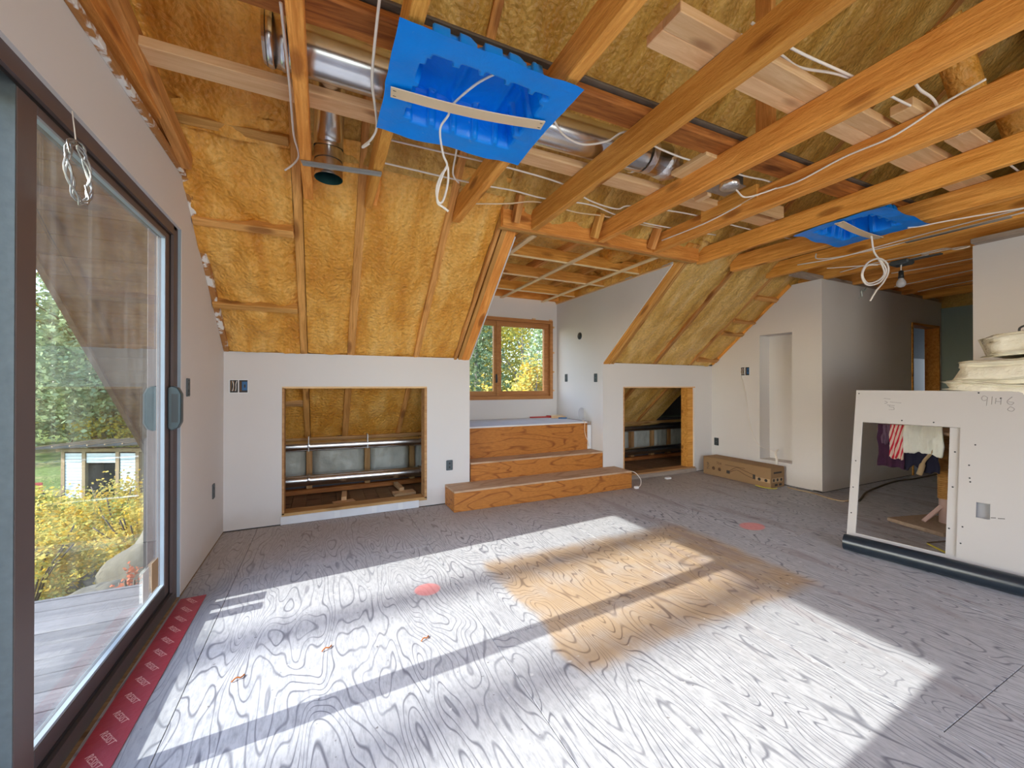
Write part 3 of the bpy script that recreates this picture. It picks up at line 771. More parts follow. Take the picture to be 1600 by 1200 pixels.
for (a, b) in ((WX0+.05, xm+.02), (xm+.02, WX1-.06)):
    s_ = rect_frame('sash', a, b, WZ0+.05, WZ1-.05, DYB+.02, DYB+.07, .055, M['window_wood'], w1)
    box('pane', a+.05, b-.05, DYB+.042, DYB+.050, WZ0+.10, WZ1-.10, M['glass'], s_)
box('mullion', xm+.002, xm+.038, DYB+.005, DYB+.07, WZ0+.045, WZ1-.045, M['window_wood'], w1)
h_ = box('latch', xm-.012, xm+.008, DYB-.006, DYB+.02, 1.24, 1.36, M['black'], w1, .004)
board('latch_lever', (xm-.002, DYB-.02, 1.25), (xm-.002, DYB-.012, 1.35), .012, .012, M['black'], h_)

# ------------------------------------------------------------------ plywood steps
st = thing('plywood_steps', 'three orange plywood steps up into the window dormer', 'steps', (2.2, 3.97, 0))
def step(x0, x1, y0, y1, z0, z1, i):
    r = box('riser', x0, x1, y0, y0+.018, z0, z1-.018, M['step'], st)
    box('tread', x0, x1, y0-.001, y1, z1-.018, z1, M['tread'] if i < 2 else M['white_paint'], st, .002)
    box('side_panel', x0+.001, x0+.019, y0+.018, y1, z0, z1-.018, M['step'], st); box('side_panel', x1-.019, x1-.001, y0+.018, y1, z0, z1-.018, M['step'], st)
    return r
step(1.126, 3.285, 3.655, YK-.002, .002, .2, 0)
step(1.40, 3.105, YK-.006, 4.20, .2, .395, 1)
step(1.40, 3.04, 4.19, DYB-.01, .395, .745, 2)
box('nosing_patch', 3.042, 3.10, 4.192, 4.206, .40, .70, M['white_paint'], st); box('side_filler', 3.04, 3.112, 4.205, DYB-.01, .395, .742, M['grey_wood'], st)

# ------------------------------------------------------------------ sliding glass door
d1 = thing('door_1', 'dark bronze sliding glass door in the left wall', 'door', (XL-.06, 1.65, 0), kind='structure')
XF = -.745                       # room-side face of the frame, set back from the drywall
fx0 = XL-.14
DYJ = 2.872
m_ = MB(); m_.box(fx0, XF, DYJ-.022, DYJ, 0, DZ1); m_.box(XF-.013, XF, DYJ-.068, DYJ-.022, 0, DZ1); m_.build('frame_jamb', M['frame_brown'], d1)
m_ = MB(); m_.box(fx0, XF, DY0, DY0+.022, 0, DZ1); m_.box(XF-.013, XF, DY0+.022, DY0+.068, 0, DZ1); m_.build('frame_jamb', M['frame_brown'], d1)
m_ = MB(); m_.box(fx0, XF, DY0+.022, DYJ-.022, DZ1-.022, DZ1); m_.box(XF-.013, XF, DY0+.068, DYJ-.068, DZ1-.055, DZ1-.022); m_.build('frame_head', M['frame_brown'], d1)
m_ = MB(); m_.box(fx0, XF+.002, DY0+.022, DYJ-.022, 0, .032); m_.box(XF-.013, XF+.002, DY0+.068, DYJ-.068, .032, .058); m_.build('frame_sill', M['frame'], d1)
box('sill_track', -.822, -.812, DY0+.022, DYJ-.022, .032, .05, M['frame_dark'], d1)
box('jamb_gap_shade', -.7595, -.7582, DYJ-.085, DYJ-.066, .058, DZ1-.055, M['frame_dark'], d1)  # black strips paint the shaded gap between frame and sliding panel
box('sill_gap_shade', -.7595, -.7582, DY0+.068, DYJ-.068, .052, .072, M['frame_dark'], d1)
box('head_gap_shade', -.7595, -.7582, DY0+.068, DYJ-.068, DZ1-.066, DZ1-.054, M['frame_dark'], d1)
box('drywall_return', XF, XL-.002, DYJ, DYJ+.008, 0, DZ1+.008, M['frame_grey'], d1); box('drywall_return', XF, XL-.002, DY0, DYJ, DZ1, DZ1+.008, M['frame_grey'], d1)
def leafp(y0, y1, xa, lab):
    p = thing('door_panel', None, None); p.parent = d1; p.matrix_parent_inverse = wmat(d1).inverted()
    z0, z1 = .04, DZ1-.03
    b, a = xa, xa-.04
    box('stile', a, b, y0, y0+.088, z0, z1, M['frame_brown'], p, .003); box('stile', a, b, y1-.095, y1, z0, z1, M['frame_brown'], p, .003)
    box('rail', a, b, y0+.088, y1-.095, z1-.062, z1, M['frame_brown'], p, .003); box('rail', a, b, y0+.088, y1-.095, z0, z0+.09, M['frame'], p, .003)
    gx = xa-.018
    box('glazing_bead', gx, xa-.002, y0+.088, y1-.095, z0+.09, z0+.10, M['frame_grey'], p)
    box('glazing_bead', gx, xa-.002, y1-.104, y1-.095, z0+.10, z1-.062, M['frame_grey'], p)
    box('glazing_bead', gx, xa-.002, y0+.088, y1-.104, z1-.071, z1-.062, M['frame_grey'], p)
    box('pane', gx-.006, gx, y0+.08, y1-.09, z0+.08, z1-.055, M['door_glass'], p)
    return p
pf = leafp(1.574, 2.832, -.760, 'far'); pn = leafp(DY0+.03, 1.655, -.826, 'near')
box('stile_sky_sheen', -.800, -.761, 1.5695, 1.5735, .045, DZ1-.035, M['stile_sky_sheen'], pf)  # thin grey strip painting the sky's sheen on the stile's side face
# handle
hp = [(-.7595, .968), (-.742, .955), (-.715, .968), (-.700, 1.0), (-.700, 1.155), (-.715, 1.188), (-.742, 1.20), (-.7595, 1.188)]
hh = MB().prism([(x, z) for x, z in hp], 'y', 2.762, 2.806).build('handle', M['slate_handle'], pf); bevel_mesh(hh.data, .004)
box('finger_slot', -.742, -.714, 2.7605, 2.7625, 1.0, 1.155, M['black'], pf, 0)
hp2 = MB().prism([(-.802-(x+.7595), z) for x, z in hp][::-1], 'y', 2.762, 2.806).build('outer_handle', M['slate_handle'], pf)
# label stickers at the lower corner of the pane
box('sticker', -.7775, -.7772, 2.50, 2.575, .15, .30, M['white_plastic'], pf); box('sticker', -.7775, -.7772, 2.61, 2.70, .15, .30, M['label_tan'], pf)
# cable coil hanging on the door head
cc = thing('cable_coil', 'small coil of silver cable hanging by a string from the door head', 'cable', (XL+.03, 1.74, 1.88))
for k in range(4):
    q = [(XL+.03+.008*math.sin(i*1.3+k), 1.735+(.058+.003*k)*math.cos(i/18*2*math.pi+k), 1.875+(.082+.004*k)*math.sin(i/18*2*math.pi+k)-.25*(.058)*math.cos(i/18*2*math.pi+k)) for i in range(19)]
    tube('loop', q, .0028, M['grey_metal'], cc, 6, 2)
tube('string', [(XL+.02, 1.72, 2.06), (XL+.025, 1.735, 1.95)], .0018, M['white_cable'], cc, 5, 1)
# red flashing tape along the sill
tp = box('flashing_tape', XL+.014, XL+.132, .30, 2.83, .001, .0035, M['red_tape']); tag(tp, 'red flashing tape with pale lettering along the door sill', 'tape')
def text_obj(name, body, size, loc, rot, mat, parent, ext=.0004, align='CENTER'):
    cu = bpy.data.curves.new(name, 'FONT'); cu.body = body; cu.size = size; cu.extrude = ext; cu.align_x = align; cu.align_y = 'CENTER'; cu.resolution_u = 2
    tmp = bpy.data.objects.new('tmp', cu); COL.objects.link(tmp); bpy.context.view_layer.update()
    me = bpy.data.meshes.new_from_object(tmp.evaluated_get(bpy.context.evaluated_depsgraph_get()))
    bpy.data.objects.remove(tmp)
    me.materials.clear(); me.materials.append(mat)
    o = bpy.data.objects.new(name, me); o.matrix_basis = Matrix.Translation(loc) @ rot
    return link(o, parent)
rz = lambda a: Matrix.Rotation(a, 4, 'Z')
for i in range(26): text_obj('lettering', 'RESIST', .030, (XL+.074, 2.78-.096*i, .0042), rz(-.95), M['tape_ink'], tp)

# ------------------------------------------------------------------ exterior
def gz(x, y):
    r = np.hypot(x*.8, y)
    return np.interp(r, [0, 6.5, 10, 15, 24, 34, 60], [-1.75, -1.75, -2.5, -3.3, -3.5, -2.6, .5])
gx = np.linspace(-60, 60, 120); gy = np.linspace(-40, 75, 120); X, Y = np.meshgrid(gx, gy, indexing='ij')
Z = gz(X, Y)+.35*(fbm(X*.3+20, Y*.3+20, 9, 4)-.5)
ground = gridmesh('ground', np.stack([X, Y, Z], -1), M['ground']); struct(ground, 'grassy ground sloping away outside the house', 'ground')
deck = thing('deck', 'grey plank deck outside the sliding door', 'deck', (-2.2, 1, -.12), kind='structure')
y = 3.44
while y > -2.2:
    box('deck_board', -4.0, XL-.155, y-.138, y, -.155, -.12-random.uniform(0, .003), M['deck'], deck, .003); y -= .144
for x in (-3.9, -2.5, -1.1): box('deck_beam', x-.05, x+.05, -2.2, 3.40, -.34, -.16, M['soffit'], deck)
box('deck_fascia', -4.0, XL-.155, 3.442, 3.47, -.30, -.118, M['deck'], deck)

def leaves(center_fn, n, size, mat, name, parent, seed, droop=.0, aspect=.55):
    r = np.random.default_rng(seed); C = center_fn(r, n)
    a = r.normal(size=(n, 3)); a /= np.linalg.norm(a, axis=1)[:, None]; a[:, 2] = a[:, 2]*.6-droop
    b = np.cross(a, r.normal(size=(n, 3))); b /= np.linalg.norm(b, axis=1)[:, None]+1e-9
    s = size*r.uniform(.6, 1.3, n)[:, None]
    V = np.stack([C-a*s, C+b*s*aspect, C+a*s, C-b*s*aspect], 1).reshape(-1, 3)
    F = np.arange(4*n).reshape(n, 4)
    o = fast(name, V, F, mat, parent); o['kind'] = 'stuff'; return o
def clumps(cx, cy, cz, rx, ry, rz_, k):
    def f(r, n):
        cen = r.normal(size=(k, 3)); cen /= np.linalg.norm(cen, axis=1)[:, None]; cen *= r.uniform(.25, 1, k)[:, None]**.5
        i = r.integers(0, k, n); p = cen[i]+r.normal(size=(n, 3))*.17
        return np.stack([cx+p[:, 0]*rx, cy+p[:, 1]*ry, cz+p[:, 2]*rz_], 1)
    return f
def spruce(cx, cy, z0, h, R, tiers=22):
    def f(r, n):
        t = r.uniform(0, 1, n)**1.25; ti = np.floor(t*tiers)/tiers
        ang = np.floor(r.uniform(0, 9, n))/9*2*np.pi+ti*37; ang += r.normal(size=n)*.12
        rad = r.uniform(.08, 1, n); rr = rad*R*(1-ti)**.85
        z = z0+.10*h+(ti*.9)*h-rad**2*R*.30*(1-ti)+r.normal(size=n)*.10
        return np.stack([cx+rr*np.cos(ang), cy+rr*np.sin(ang), z], 1)
    return f
def tree(name, label, x, y, h, R, mat, kind, n, size, seed, bark='bark', group=None):
    z = float(gz(x, y))-.1
    tr = thing(name, label, 'tree', (x, y, z), group=group)
    tube('trunk', [(x, y, z), (x+.05, y, z+h*.3), (x-.04, y, z+h*.65), (x, y, z+h*.93)], [.16*h/9*(1-.85*i/15) for i in range(16)], M[bark], tr, 8, 5)
    if kind == 'spruce': leaves(spruce(x, y, z, h, R), n, size, mat, 'foliage', tr, seed, .25, .4)
    else:
        r = random.Random(seed)
        for k in range(6):
            a = r.uniform(0, 6.28); zb = z+h*r.uniform(.3, .6)
            tube('branch', [(x, y, zb), (x+R*.4*math.cos(a), y+R*.4*math.sin(a), zb+h*.14), (x+R*.8*math.cos(a), y+R*.8*math.sin(a), zb+h*.22)], [.05*h/9*(1-.8*i/10) for i in range(11)], M[bark], tr, 6, 5)
        leaves(clumps(x, y, z+h*.54, R, R, h*.46, 44), n, size, mat, 'foliage', tr, seed, 0)
    return tr
FT = 'trees beyond the garden'
tree('leafy_tree', 'broad green tree rising behind the garden shed', -12.0, 31.5, 11.5, 4.6, M['leaf_green'], 'broad', 20000, .16, 1)
tree('yellow_tree', 'tall yellow tree at the left edge of the garden view', -17.6, 30.5, 13.0, 3.0, M['leaf_yellow'], 'broad', 7000, .15, 2)
tree('yellow_tree', 'smaller yellow green tree right of the broad green tree', -7.4, 35, 8.5, 3.0, M['leaf_mixed'], 'broad', 6000, .17, 3)
back = [(-27, 45, 14, 'leaf_dark'), (-21, 50, 13, 'leaf_green'), (-15.5, 47, 12, 'leaf_mixed'), (-8, 50, 15, 'leaf_dark'), (-2, 46, 14, 'leaf_green')]
for i, (x, y, h, m_) in enumerate(back):
    tree('forest_tree', ['dark spruce at the far left of the forest edge', 'green spruce second in the forest edge', 'yellowing tree in the forest edge behind the broad tree', 'dark spruce behind the wing wall', 'green spruce at the forest edge between door and window views'][i], x, y, h, 3.6, M[m_], 'spruce' if m_ != 'leaf_mixed' else 'broad', 4500, .30, 20+i, group=FT)
wtrees = [(4.2, 17, 9.6, 2.9, 'leaf_green', 'spruce', 'green spruce straight outside the dormer window'), (7.2, 19.5, 11, 3.1, 'leaf_dark', 'spruce', 'dark spruce in the left part of the window view'),
          (10.4, 17.5, 10, 3.0, 'leaf_green', 'spruce', 'green spruce in the right part of the window view'), (13.5, 19.5, 11, 3.1, 'leaf_dark', 'spruce', 'dark spruce at the right edge of the window view'),
          (6.0, 24, 12, 3.4, 'leaf_mixed', 'broad', 'pale yellow green tree behind the window spruces'), (9.2, 26.5, 13, 3.8, 'leaf_mixed', 'broad', 'yellow green tree deep in the window view'), (17.5, 24, 9.5, 3.0, 'leaf_green', 'spruce', 'green spruce far right outside the window'),
          (11.4, 22.5, 11.5, 3.2, 'leaf_mixed', 'broad', 'light green tree between the spruces in the right window pane'),
          (12.5, 29.5, 13.5, 3.8, 'leaf_green', 'broad', 'broad green tree far back in the window view')]
for i, (x, y, h, R, m_, kd, lab) in enumerate(wtrees): tree('evergreen_tree', lab, x, y, h, R, M[m_], kd, 12000, .115, 40+i, 'bark_pale')
for (x, y, h, lab) in ((-17.0, 1.08, 15.5, 'slim bare tree trunk standing in front of the deck'), (-19.5, .02, 17.0, 'second slim bare tree trunk in front of the deck')):
    z = float(gz(x, y))-.1; tr = thing('bare_tree', lab, 'tree', (x, y, z))
    tube('trunk', [(x, y, z), (x, y+.02, z+5), (x, y-.02, z+10), (x, y, z+h+3.0)], [.17-.06*i/15 for i in range(16)], M['bark_pale'], tr, 10, 5)
    for k in range(5): tube('branch', [(x, y, z+h+1.2+.3*k), (x+.6*math.cos(k*2.1), y+.6*math.sin(k*2.1), z+h+1.6+.35*k), (x+1.1*math.cos(k*2.1), y+1.1*math.sin(k*2.1), z+h+2.3+.35*k)], .025, M['bark_pale'], tr, 6, 3)
def shrub(name, label, x, y, z, rx, ry, h, mat, n, size, seed, group=None):
    s_ = thing(name, label, 'shrub', (x, y, z), group=group)
    r = random.Random(seed)
    for k in range(9):
        a = r.uniform(0, 6.28); q = r.uniform(.3, .9)
        tube('stem', [(x, y, z-.1), (x+rx*.4*q*math.cos(a), y+ry*.4*q*math.sin(a), z+h*.5), (x+rx*q*math.cos(a), y+ry*q*math.sin(a), z+h*r.uniform(.75, 1))], .012, M['bark'], s_, 5, 3)
    leaves(clumps(x, y, z+h*.55, rx, ry, h*.5, 26), n, size, mat, 'foliage', s_, seed); return s_
shrub('yellow_shrub', 'large yellow shrub in front of the shed', -4.3, 12.3, -3.1, 1.35, 1.2, 2.0, M['leaf_yellow'], 9000, .048, 71)
shrub('yellow_shrub', 'yellow shrub at the right behind the big rock', -3.1, 9.8, -2.5, .8, .8, 1.35, M['leaf_yellow'], 5000, .042, 75)
shrub('yellow_shrub', 'bright yellow shrub left of the rounded rock', -3.85, 8.2, -2.35, .75, .7, 1.45, M['leaf_yellow'], 6000, .038, 72)
shrub('green_shrub', 'yellow green shrub at the left of the shed', -7.6, 16.2, -3.4, .9, .9, 1.6, M['leaf_mixed'], 2000, .08, 73)
shrub('green_shrub', 'low yellow green bush between grass and rocks', -5.6, 10.8, -2.8, 1.0, .9, 1.0, M['leaf_mixed'], 5000, .04, 76)
for (x, y, h, m_, lab) in ((-17.5, 33, 2.6, 'leaf_mixed', 'pale bush at the left behind the shed'), (-14.2, 34.5, 2.2, 'leaf_dark', 'dark bush second from the left behind the shed'), (-10.5, 30.5, 2.4, 'leaf_mixed', 'yellow green bush right behind the shed roof'), (-8.2, 31, 2.6, 'leaf_yellow', 'yellow bush at the right behind the shed'), (-6.2, 29, 2.5, 'leaf_mixed', 'green bush beside the wing wall edge')):
    shrub('hedge_bush', lab, x, y, float(gz(x, y)), 1.9, 1.4, h, M[m_], 2200, .13, int(100-x*3))
shrub('red_shrub', 'small red leaved plant beside the rocks', -2.22, 6.35, -1.75, .26, .2, .55, M['leaf_red'], 700, .035, 74)
shrub('red_shrub', 'second small red leaved plant against the wing wall', -1.98, 6.1, -1.75, .14, .14, .75, M['leaf_red'], 420, .03, 77)
shrub('yellow_shrub', 'yellow bush low in the right window pane', 6.9, 13.0, -2.6, 1.0, .9, 4.3, M['leaf_yellow'], 3800, .085, 78)
shrub('yellow_shrub', 'orange yellow bush low in the left window pane', 4.75, 13.5, -2.7, .9, .9, 3.9, M['leaf_yellow'], 3000, .085, 79)
def rock(label, c, r, seed, flat=1.0):
    u = np.linspace(0, math.pi, 26); v = np.linspace(0, 2*math.pi, 44); U, Vv = np.meshgrid(u, v, indexing='ij')
    k = .75+.55*fbm(np.cos(Vv)*np.sin(U)*1.6+5, np.cos(U)*1.6+np.sin(Vv)*np.sin(U)*1.3+5, seed, 4)
    k[:, -1] = k[:, 0]; k[0, :] = k[0].mean(); k[-1, :] = k[-1].mean()
    P = np.stack([c[0]+r[0]*k*np.sin(U)*np.cos(Vv), c[1]+r[1]*k*np.sin(U)*np.sin(Vv), c[2]+r[2]*k*np.cos(U)], -1)
    return tag(gridmesh('boulder', P, M['rock']), label, 'rock')
rock('large slanted boulder against the wing wall', (-2.15, 7.9, -1.75), (.75, .8, .8), 5)
rock('rounded boulder in front near the deck edge', (-2.62, 6.9, -1.75), (.52, .5, .42), 6)
rock('small flat rock behind the rounded boulder', (-3.1, 8.6, -2.0), (.45, .4, .3), 7)
rock('grey rock on the grass before the shed', (-6.0, 14.6, -3.2), (.8, .6, .5), 8)
def grassf(r, n):
    x = r.uniform(-14, 3, n); y = r.uniform(5.5, 26, n); return np.stack([x, y, gz(x, y)+.06], 1)
tag(leaves(grassf, 22000, .11, M['grass'], 'grass', None, 90, -.7, .12), 'rough meadow grass outside the sliding door', 'grass', kind='stuff')
# garden shed
sh = thing('garden_shed', 'small shed with white board siding and dark sloped roof', 'shed', (-8.25, 22.1, -3.5))
ang = math.atan2(-1.3, 2.9)
def SP(a, b, c):   # shed-local to world: a along the front, b to the back, c up
    return Vector((-9.75+a*math.cos(ang)-b*math.sin(ang), 22.75+a*math.sin(ang)+b*math.cos(ang), -3.5+c))
def sbox(name, a0, a1, b0, b1, c0, c1, mat):
    V = [SP(*p) for p in boxv(a0, a1, b0, b1, c0, c1)]; return mobj(name, V, BOXF, mat, sh)
for (a0, a1, c0, c1) in ((.25, .95, .1, 1.95), (1.15, 2.3, 1.55, 1.95), (2.5, 3.1, .4, 1.95)):
    n_ = int((c1-c0)/.12)
    for k in range(n_): sbox('siding_board', a0, a1, -.02, .0, c0+(c1-c0)*k/n_, c0+(c1-c0)*(k+1)/n_-.012, M['shed_white'])
for a in (.15, .98, 2.33, 3.13): sbox('post', a, a+.14, -.05, .08, 0, 2.05, M['shed_wood'])
sbox('beam', -.05, 3.4, -.06, .08, 2.0, 2.14, M['shed_wood'])
sbox('back_wall', .15, 3.25, 1.7, 1.8, 0, 1.9, M['shed_dark']); sbox('side_wall', .12, .16, .05, 1.8, 0, 2.0, M['shed_wood']); sbox('side_wall', 3.22, 3.27, .05, 1.8, 0, 2.0, M['shed_wood'])
sbox('floor_slab', .15, 3.25, 0, 1.8, -.1, .05, M['shed_dark'])
rv = [SP(-.4, -.5, 2.16), SP(3.7, -.5, 2.34), SP(3.7, 2.1, 2.32), SP(-.4, 2.1, 2.14)]
rf = mobj('shed_roof', rv+[p+Vector((0, 0, .07)) for p in rv], BOXF, M['shed_roof'], sh)
for k in range(7):
    q = k/6; p0 = rv[0].lerp(rv[1], q)+Vector((0, 0, .085)); p1 = rv[3].lerp(rv[2], q)+Vector((0, 0, .085)); board('roof_seam', p0, p1, .05, .05, M['shed_wood'], rf)
wb = thing('wheelbarrow', 'grey wheelbarrow with red part leaning by the shed', 'wheelbarrow', tuple(SP(-.9, -.4, 0)))
def wpt(a, b, c): return SP(-.9+a, -.4+b, c)
tv = [wpt(-.5, -.3, .75), wpt(.5, -.3, .45), wpt(.5, .3, .45), wpt(-.5, .3, .75), wpt(-.3, -.2, .4), wpt(.35, -.2, .2), wpt(.35, .2, .2), wpt(-.3, .2, .4)]
mobj('tray', tv, [(4, 5, 6, 7), (0, 1, 5, 4), (1, 2, 6, 5), (2, 3, 7, 6), (3, 0, 4, 7)], M['grey_wood'], wb)
board('handle', wpt(-.3, -.25, .55), wpt(.35, -.25, 1.55), .04, .04, M['bark'], wb); board('handle', wpt(-.3, .25, .55), wpt(.2, .25, .3), .04, .04, M['bark'], wb)
tube('wheel', [wpt(.62+.18*math.cos(q), .02, .25+.18*math.sin(q)) for q in np.linspace(0, 6.28, 16)], .04, M['black'], wb, 6, 1)
board('red_panel', wpt(.62, -.1, .35), wpt(.62, -.1, .85), .3, .06, M['red'], wb, up=(0, 1, 0)); board('leg', wpt(-.1, 0, 0), wpt(-.1, 0, .4), .05, .05, M['bark'], wb, up=(0, 1, 0))

# ------------------------------------------------------------------ ducts and vents
md = thing('round_duct', 'long silver round duct lying on the joists', 'duct', (0.8741, 1.972, 2.56))
tube('pipe', [(-0.2137, 1.976, 2.676), (0.8741, 1.972, 2.667), (1.991, 1.923, 2.657)], .1, M['duct'], md, 40, 4)
for x in (-.20, -.15, .99, 1.80):
    V, F = tubev([(x-.012, 1.972, 2.671), (x-.005, 1.972, 2.671), (x+.005, 1.972, 2.671), (x+.012, 1.972, 2.671)], [.1, .1035, .1035, .1], 40, False); mobj('joint_ring', V, F, M['duct'], md, True)
V, F = tubev([(-0.2282, 1.976, 2.676), (-0.2156, 1.976, 2.676)], [.095, .102], 40, True); mobj('end_cap', V, F, M['duct'], md)
V, F = tubev([(1.972, 1.928, 2.657), (2.04, 1.918, 2.637), (2.098, 1.904, 2.618)], [.102, .10, .06], 24, True); mobj('foil_end', V, F, M['foil'], md, True)
V, F = tubev([(1.826, 1.923, 2.657), (1.874, 1.923, 2.657)], [.102, .102], 24, False); mobj('tape_band', V, F, M['foil'], md, True)
vd = thing('drop_duct', 'short silver vent pipe with open end hanging between joists', 'duct', (.03, 2.49, 2.37))
V, F = tubev([(.03, 2.49, 2.372), (.03, 2.49, 2.46), (.03, 2.49, 2.56)], .074, 32, False); mobj('pipe', V, F, M['duct'], vd, True)
V, F = tubev(smooth_pts([(.03, 2.487, 2.545), (.03, 2.47, 2.59), (.03, 2.41, 2.635), (.03, 2.29, 2.663), (.03, 1.99, 2.667)], 4), .077, 32, False); mobj('elbow', V, F, M['duct'], vd, True)
for z in (2.47, 2.545):
    V, F = tubev([(.03, 2.49, z-.006), (.03, 2.49, z+.006)], [.079, .079], 32, False); mobj('joint_ring', V, F, M['duct'], vd, True)
V, F = tubev([(.03, 2.49, 2.3725), (.03, 2.49, 2.51)], .0715, 32, False); mobj('inner_wall', V, [f[::-1] for f in F], M['duct_inside'], vd, True)
lathe('damper', [(.0005, 2.505), (.070, 2.505), (.070, 2.508), (.0005, 2.508)], M['duct_inside'], vd, (.03, 2.49, 0))
brk = board('steel_bracket', (-.105, 2.405, 2.394), (.30, 2.345, 2.394), .032, .004, M['grey_metal'], None, bevel=0); tag(brk, 'flat steel bar screwed under two joists below the vent pipe', 'bracket')
MB().box(-.2, .2, .014, .017, -.012, -.002).build('flange', M['grey_metal'], brk).matrix_basis = brk.matrix_basis.copy()
fd = thing('junction_box', 'crinkled foil wrapped electrical box under a joist right of the duct end', 'box', (2.175, 1.585, 2.36))
lathe('cover', [(.001, 0), (.045, .002), (.055, .012), (.052, .036), (.001, .037)], M['foil'], fd, (2.172, 1.585, 2.362), 20)
vb = thing('void_box', 'dark box filling the shadowy void between joists behind the foil box', 'duct', (2.52, 1.85, 2.5))
box('void_block', 2.40, 2.58, 1.78, 1.92, 2.555, 2.64, M['box_grey'], vb, .004); box('void_rim', 2.39, 2.59, 1.77, 1.93, 2.548, 2.555, M['grey_metal'], vb)  # solid dark box painted in for the shadowy void between joists

# ------------------------------------------------------------------ blue vapour pans with strip and cable
def pan(x0, x1, y0, y1, lab, strip, seed, rx):
    p = thing('blue_ceiling_pan', lab, 'ceiling box', ((x0+x1)/2, (y0+y1)/2, CZ-.01))
    n, m = 110, 90
    u = np.linspace(0, 1, n); v = np.linspace(0, 1, m); U, Vv = np.meshgrid(u, v, indexing='ij')
    X = x0+(x1-x0)*U; Y = y0+(y1-y0)*Vv
    cx, cy = (x0+x1)/2, (y0+y1)/2; hx_, hy = (x1-x0)/2-.075, (y1-y0)/2-.10
    cx, hx_ = rx
    ribx = .022*(np.mod((X-x0)/.105, 1) < .28); riby = .02*(np.mod((Y-y0)/.13, 1) < .25)
    d = np.minimum(hx_-riby-np.abs(X-cx), hy-ribx-np.abs(Y-cy))
    t = np.clip(d/.028, 0, 1); t = t*t*(3-2*t)
    floor_rib = .018*(np.exp(-((np.mod((X-x0)/.21, 1)-.5)/.10)**2))
    Z = CZ-.012+t*(.145-floor_rib)
    wv = 1-t
    Z += wv*(.014*(fbm(U*5, Vv*5, seed, 3)-.45)-.012*((np.abs(Vv-.5)*2)**4)*np.sin(U*7+seed)**2)
    ez = np.clip(1-np.minimum(np.minimum(U, 1-U)*(x1-x0), np.minimum(Vv, 1-Vv)*(y1-y0))/.03, 0, 1)
    X = X+.012*ez*(fbm(U*6, Vv*6, seed+3, 2)-.4); Y = Y+.02*ez*(fbm(U*5+9, Vv*5, seed+4, 2)-.4)
    gridmesh('pan', np.stack([X, Y, Z], -1), M['blue'], p)
    a, b = strip
    ps = [Vector(a).lerp(Vector(b), i/10)+Vector((0, 0, -.012-.014*math.sin(math.pi*i/10))) for i in range(11)]
    w = .028; m_ = MB()
    V = []; F = []
    dr = (Vector(b)-Vector(a)).normalized(); sd = Vector((-dr.y, dr.x, 0))
    for q in ps: V += [q-sd*w, q+sd*w, q+sd*w+Vector((0, 0, .005)), q-sd*w+Vector((0, 0, .005))]
    for i in range(10):
        for k in range(4): F.append((i*4+k, i*4+(k+1) % 4, i*4+4+(k+1) % 4, i*4+4+k))
    F += [(3, 2, 1, 0), (40, 41, 42, 43)]
    m_.add(V, F); stp = m_.build('wood_strip', M['beige_strip'], p)
    for q in (ps[0]+dr*.015, ps[-1]-dr*.015):
        for k in (-.015, .015): board('staple', q+sd*k-dr*.006-Vector((0, 0, .0012)), q+sd*k+dr*.006-Vector((0, 0, .0012)), .002, .002, M['black'], stp, bevel=0)
    return p
pan(.222, .945, 1.315, 1.925, 'large blue plastic pan under the joists beside the silver duct', ((.245, 1.655, CZ-.012), (.90, 1.575, CZ-.012)), 3, (.582, .262))
pan(3.345, 4.0, 1.33, 1.90, 'smaller looking blue plastic pan further back beside the hallway', ((3.37, 1.60, CZ-.012), (4.02, 1.635, CZ-.012)), 8, (3.64, .215))

# ------------------------------------------------------------------ cables
def cable(pts, label, r=.0055, mat='white_cable', name='cable', group=None):
    o = tube(name, pts, r, M[mat], None, 8, 6); return tag(o, label, 'cable', group)
cable([(.64, 1.46, 2.455), (.57, 1.545, 2.44), (.50, 1.65, 2.40), (.49, 1.68, 2.37), (.473, 1.75, 2.345), (.486, 1.75, 2.24), (.505, 1.75, 2.19), (.478, 1.75, 2.14), (.457, 1.75, 2.075), (.464, 1.75, 2.02), (.488, 1.755, 2.03), (.512, 1.76, 2.12), (.508, 1.755, 2.19), (.48, 1.745, 2.13), (.462, 1.75, 2.06), (.463, 1.752, 2.015), (.486, 1.75, 2.0), (.512, 1.75, 1.985)], 'white cable looping down from the large blue pan', .005)
cable([(3.86, 1.62, 2.385), (3.87, 1.62, 2.35), (3.908, 1.62, 2.245), (4.045, 1.62, 2.174), (4.088, 1.62, 2.113), (3.99, 1.62, 2.02), (3.80, 1.62, 1.979), (3.722, 1.62, 2.045), (3.80, 1.62, 2.145), (3.95, 1.61, 2.20), (4.075, 1.61, 2.18), (4.10, 1.61, 2.11), (4.03, 1.615, 2.02), (3.93, 1.615, 1.95), (3.845, 1.62, 1.86)], 'looped white cable hanging from the blue pan by the hallway', .0065)
cable([(3.875, 1.625, 2.385), (3.885, 1.625, 2.35), (3.92, 1.625, 2.25), (4.03, 1.625, 2.17), (4.07, 1.625, 2.10), (3.98, 1.625, 2.035), (3.82, 1.625, 1.995), (3.745, 1.625, 2.05), (3.82, 1.63, 2.13), (3.98, 1.63, 2.16)], 'second strand beside the looped cable by the hallway', .006)
cable([(-.125, 1.5, 2.45), (-.125, 1.88, 2.45), (-.13, 2.15, 2.45), (-.13, 2.29, 2.45), (-.118, 2.45, 2.45), (-.15, 2.60, 2.47), (-.20, 2.68, 2.46)], 'white cable stapled along the leftmost joist')
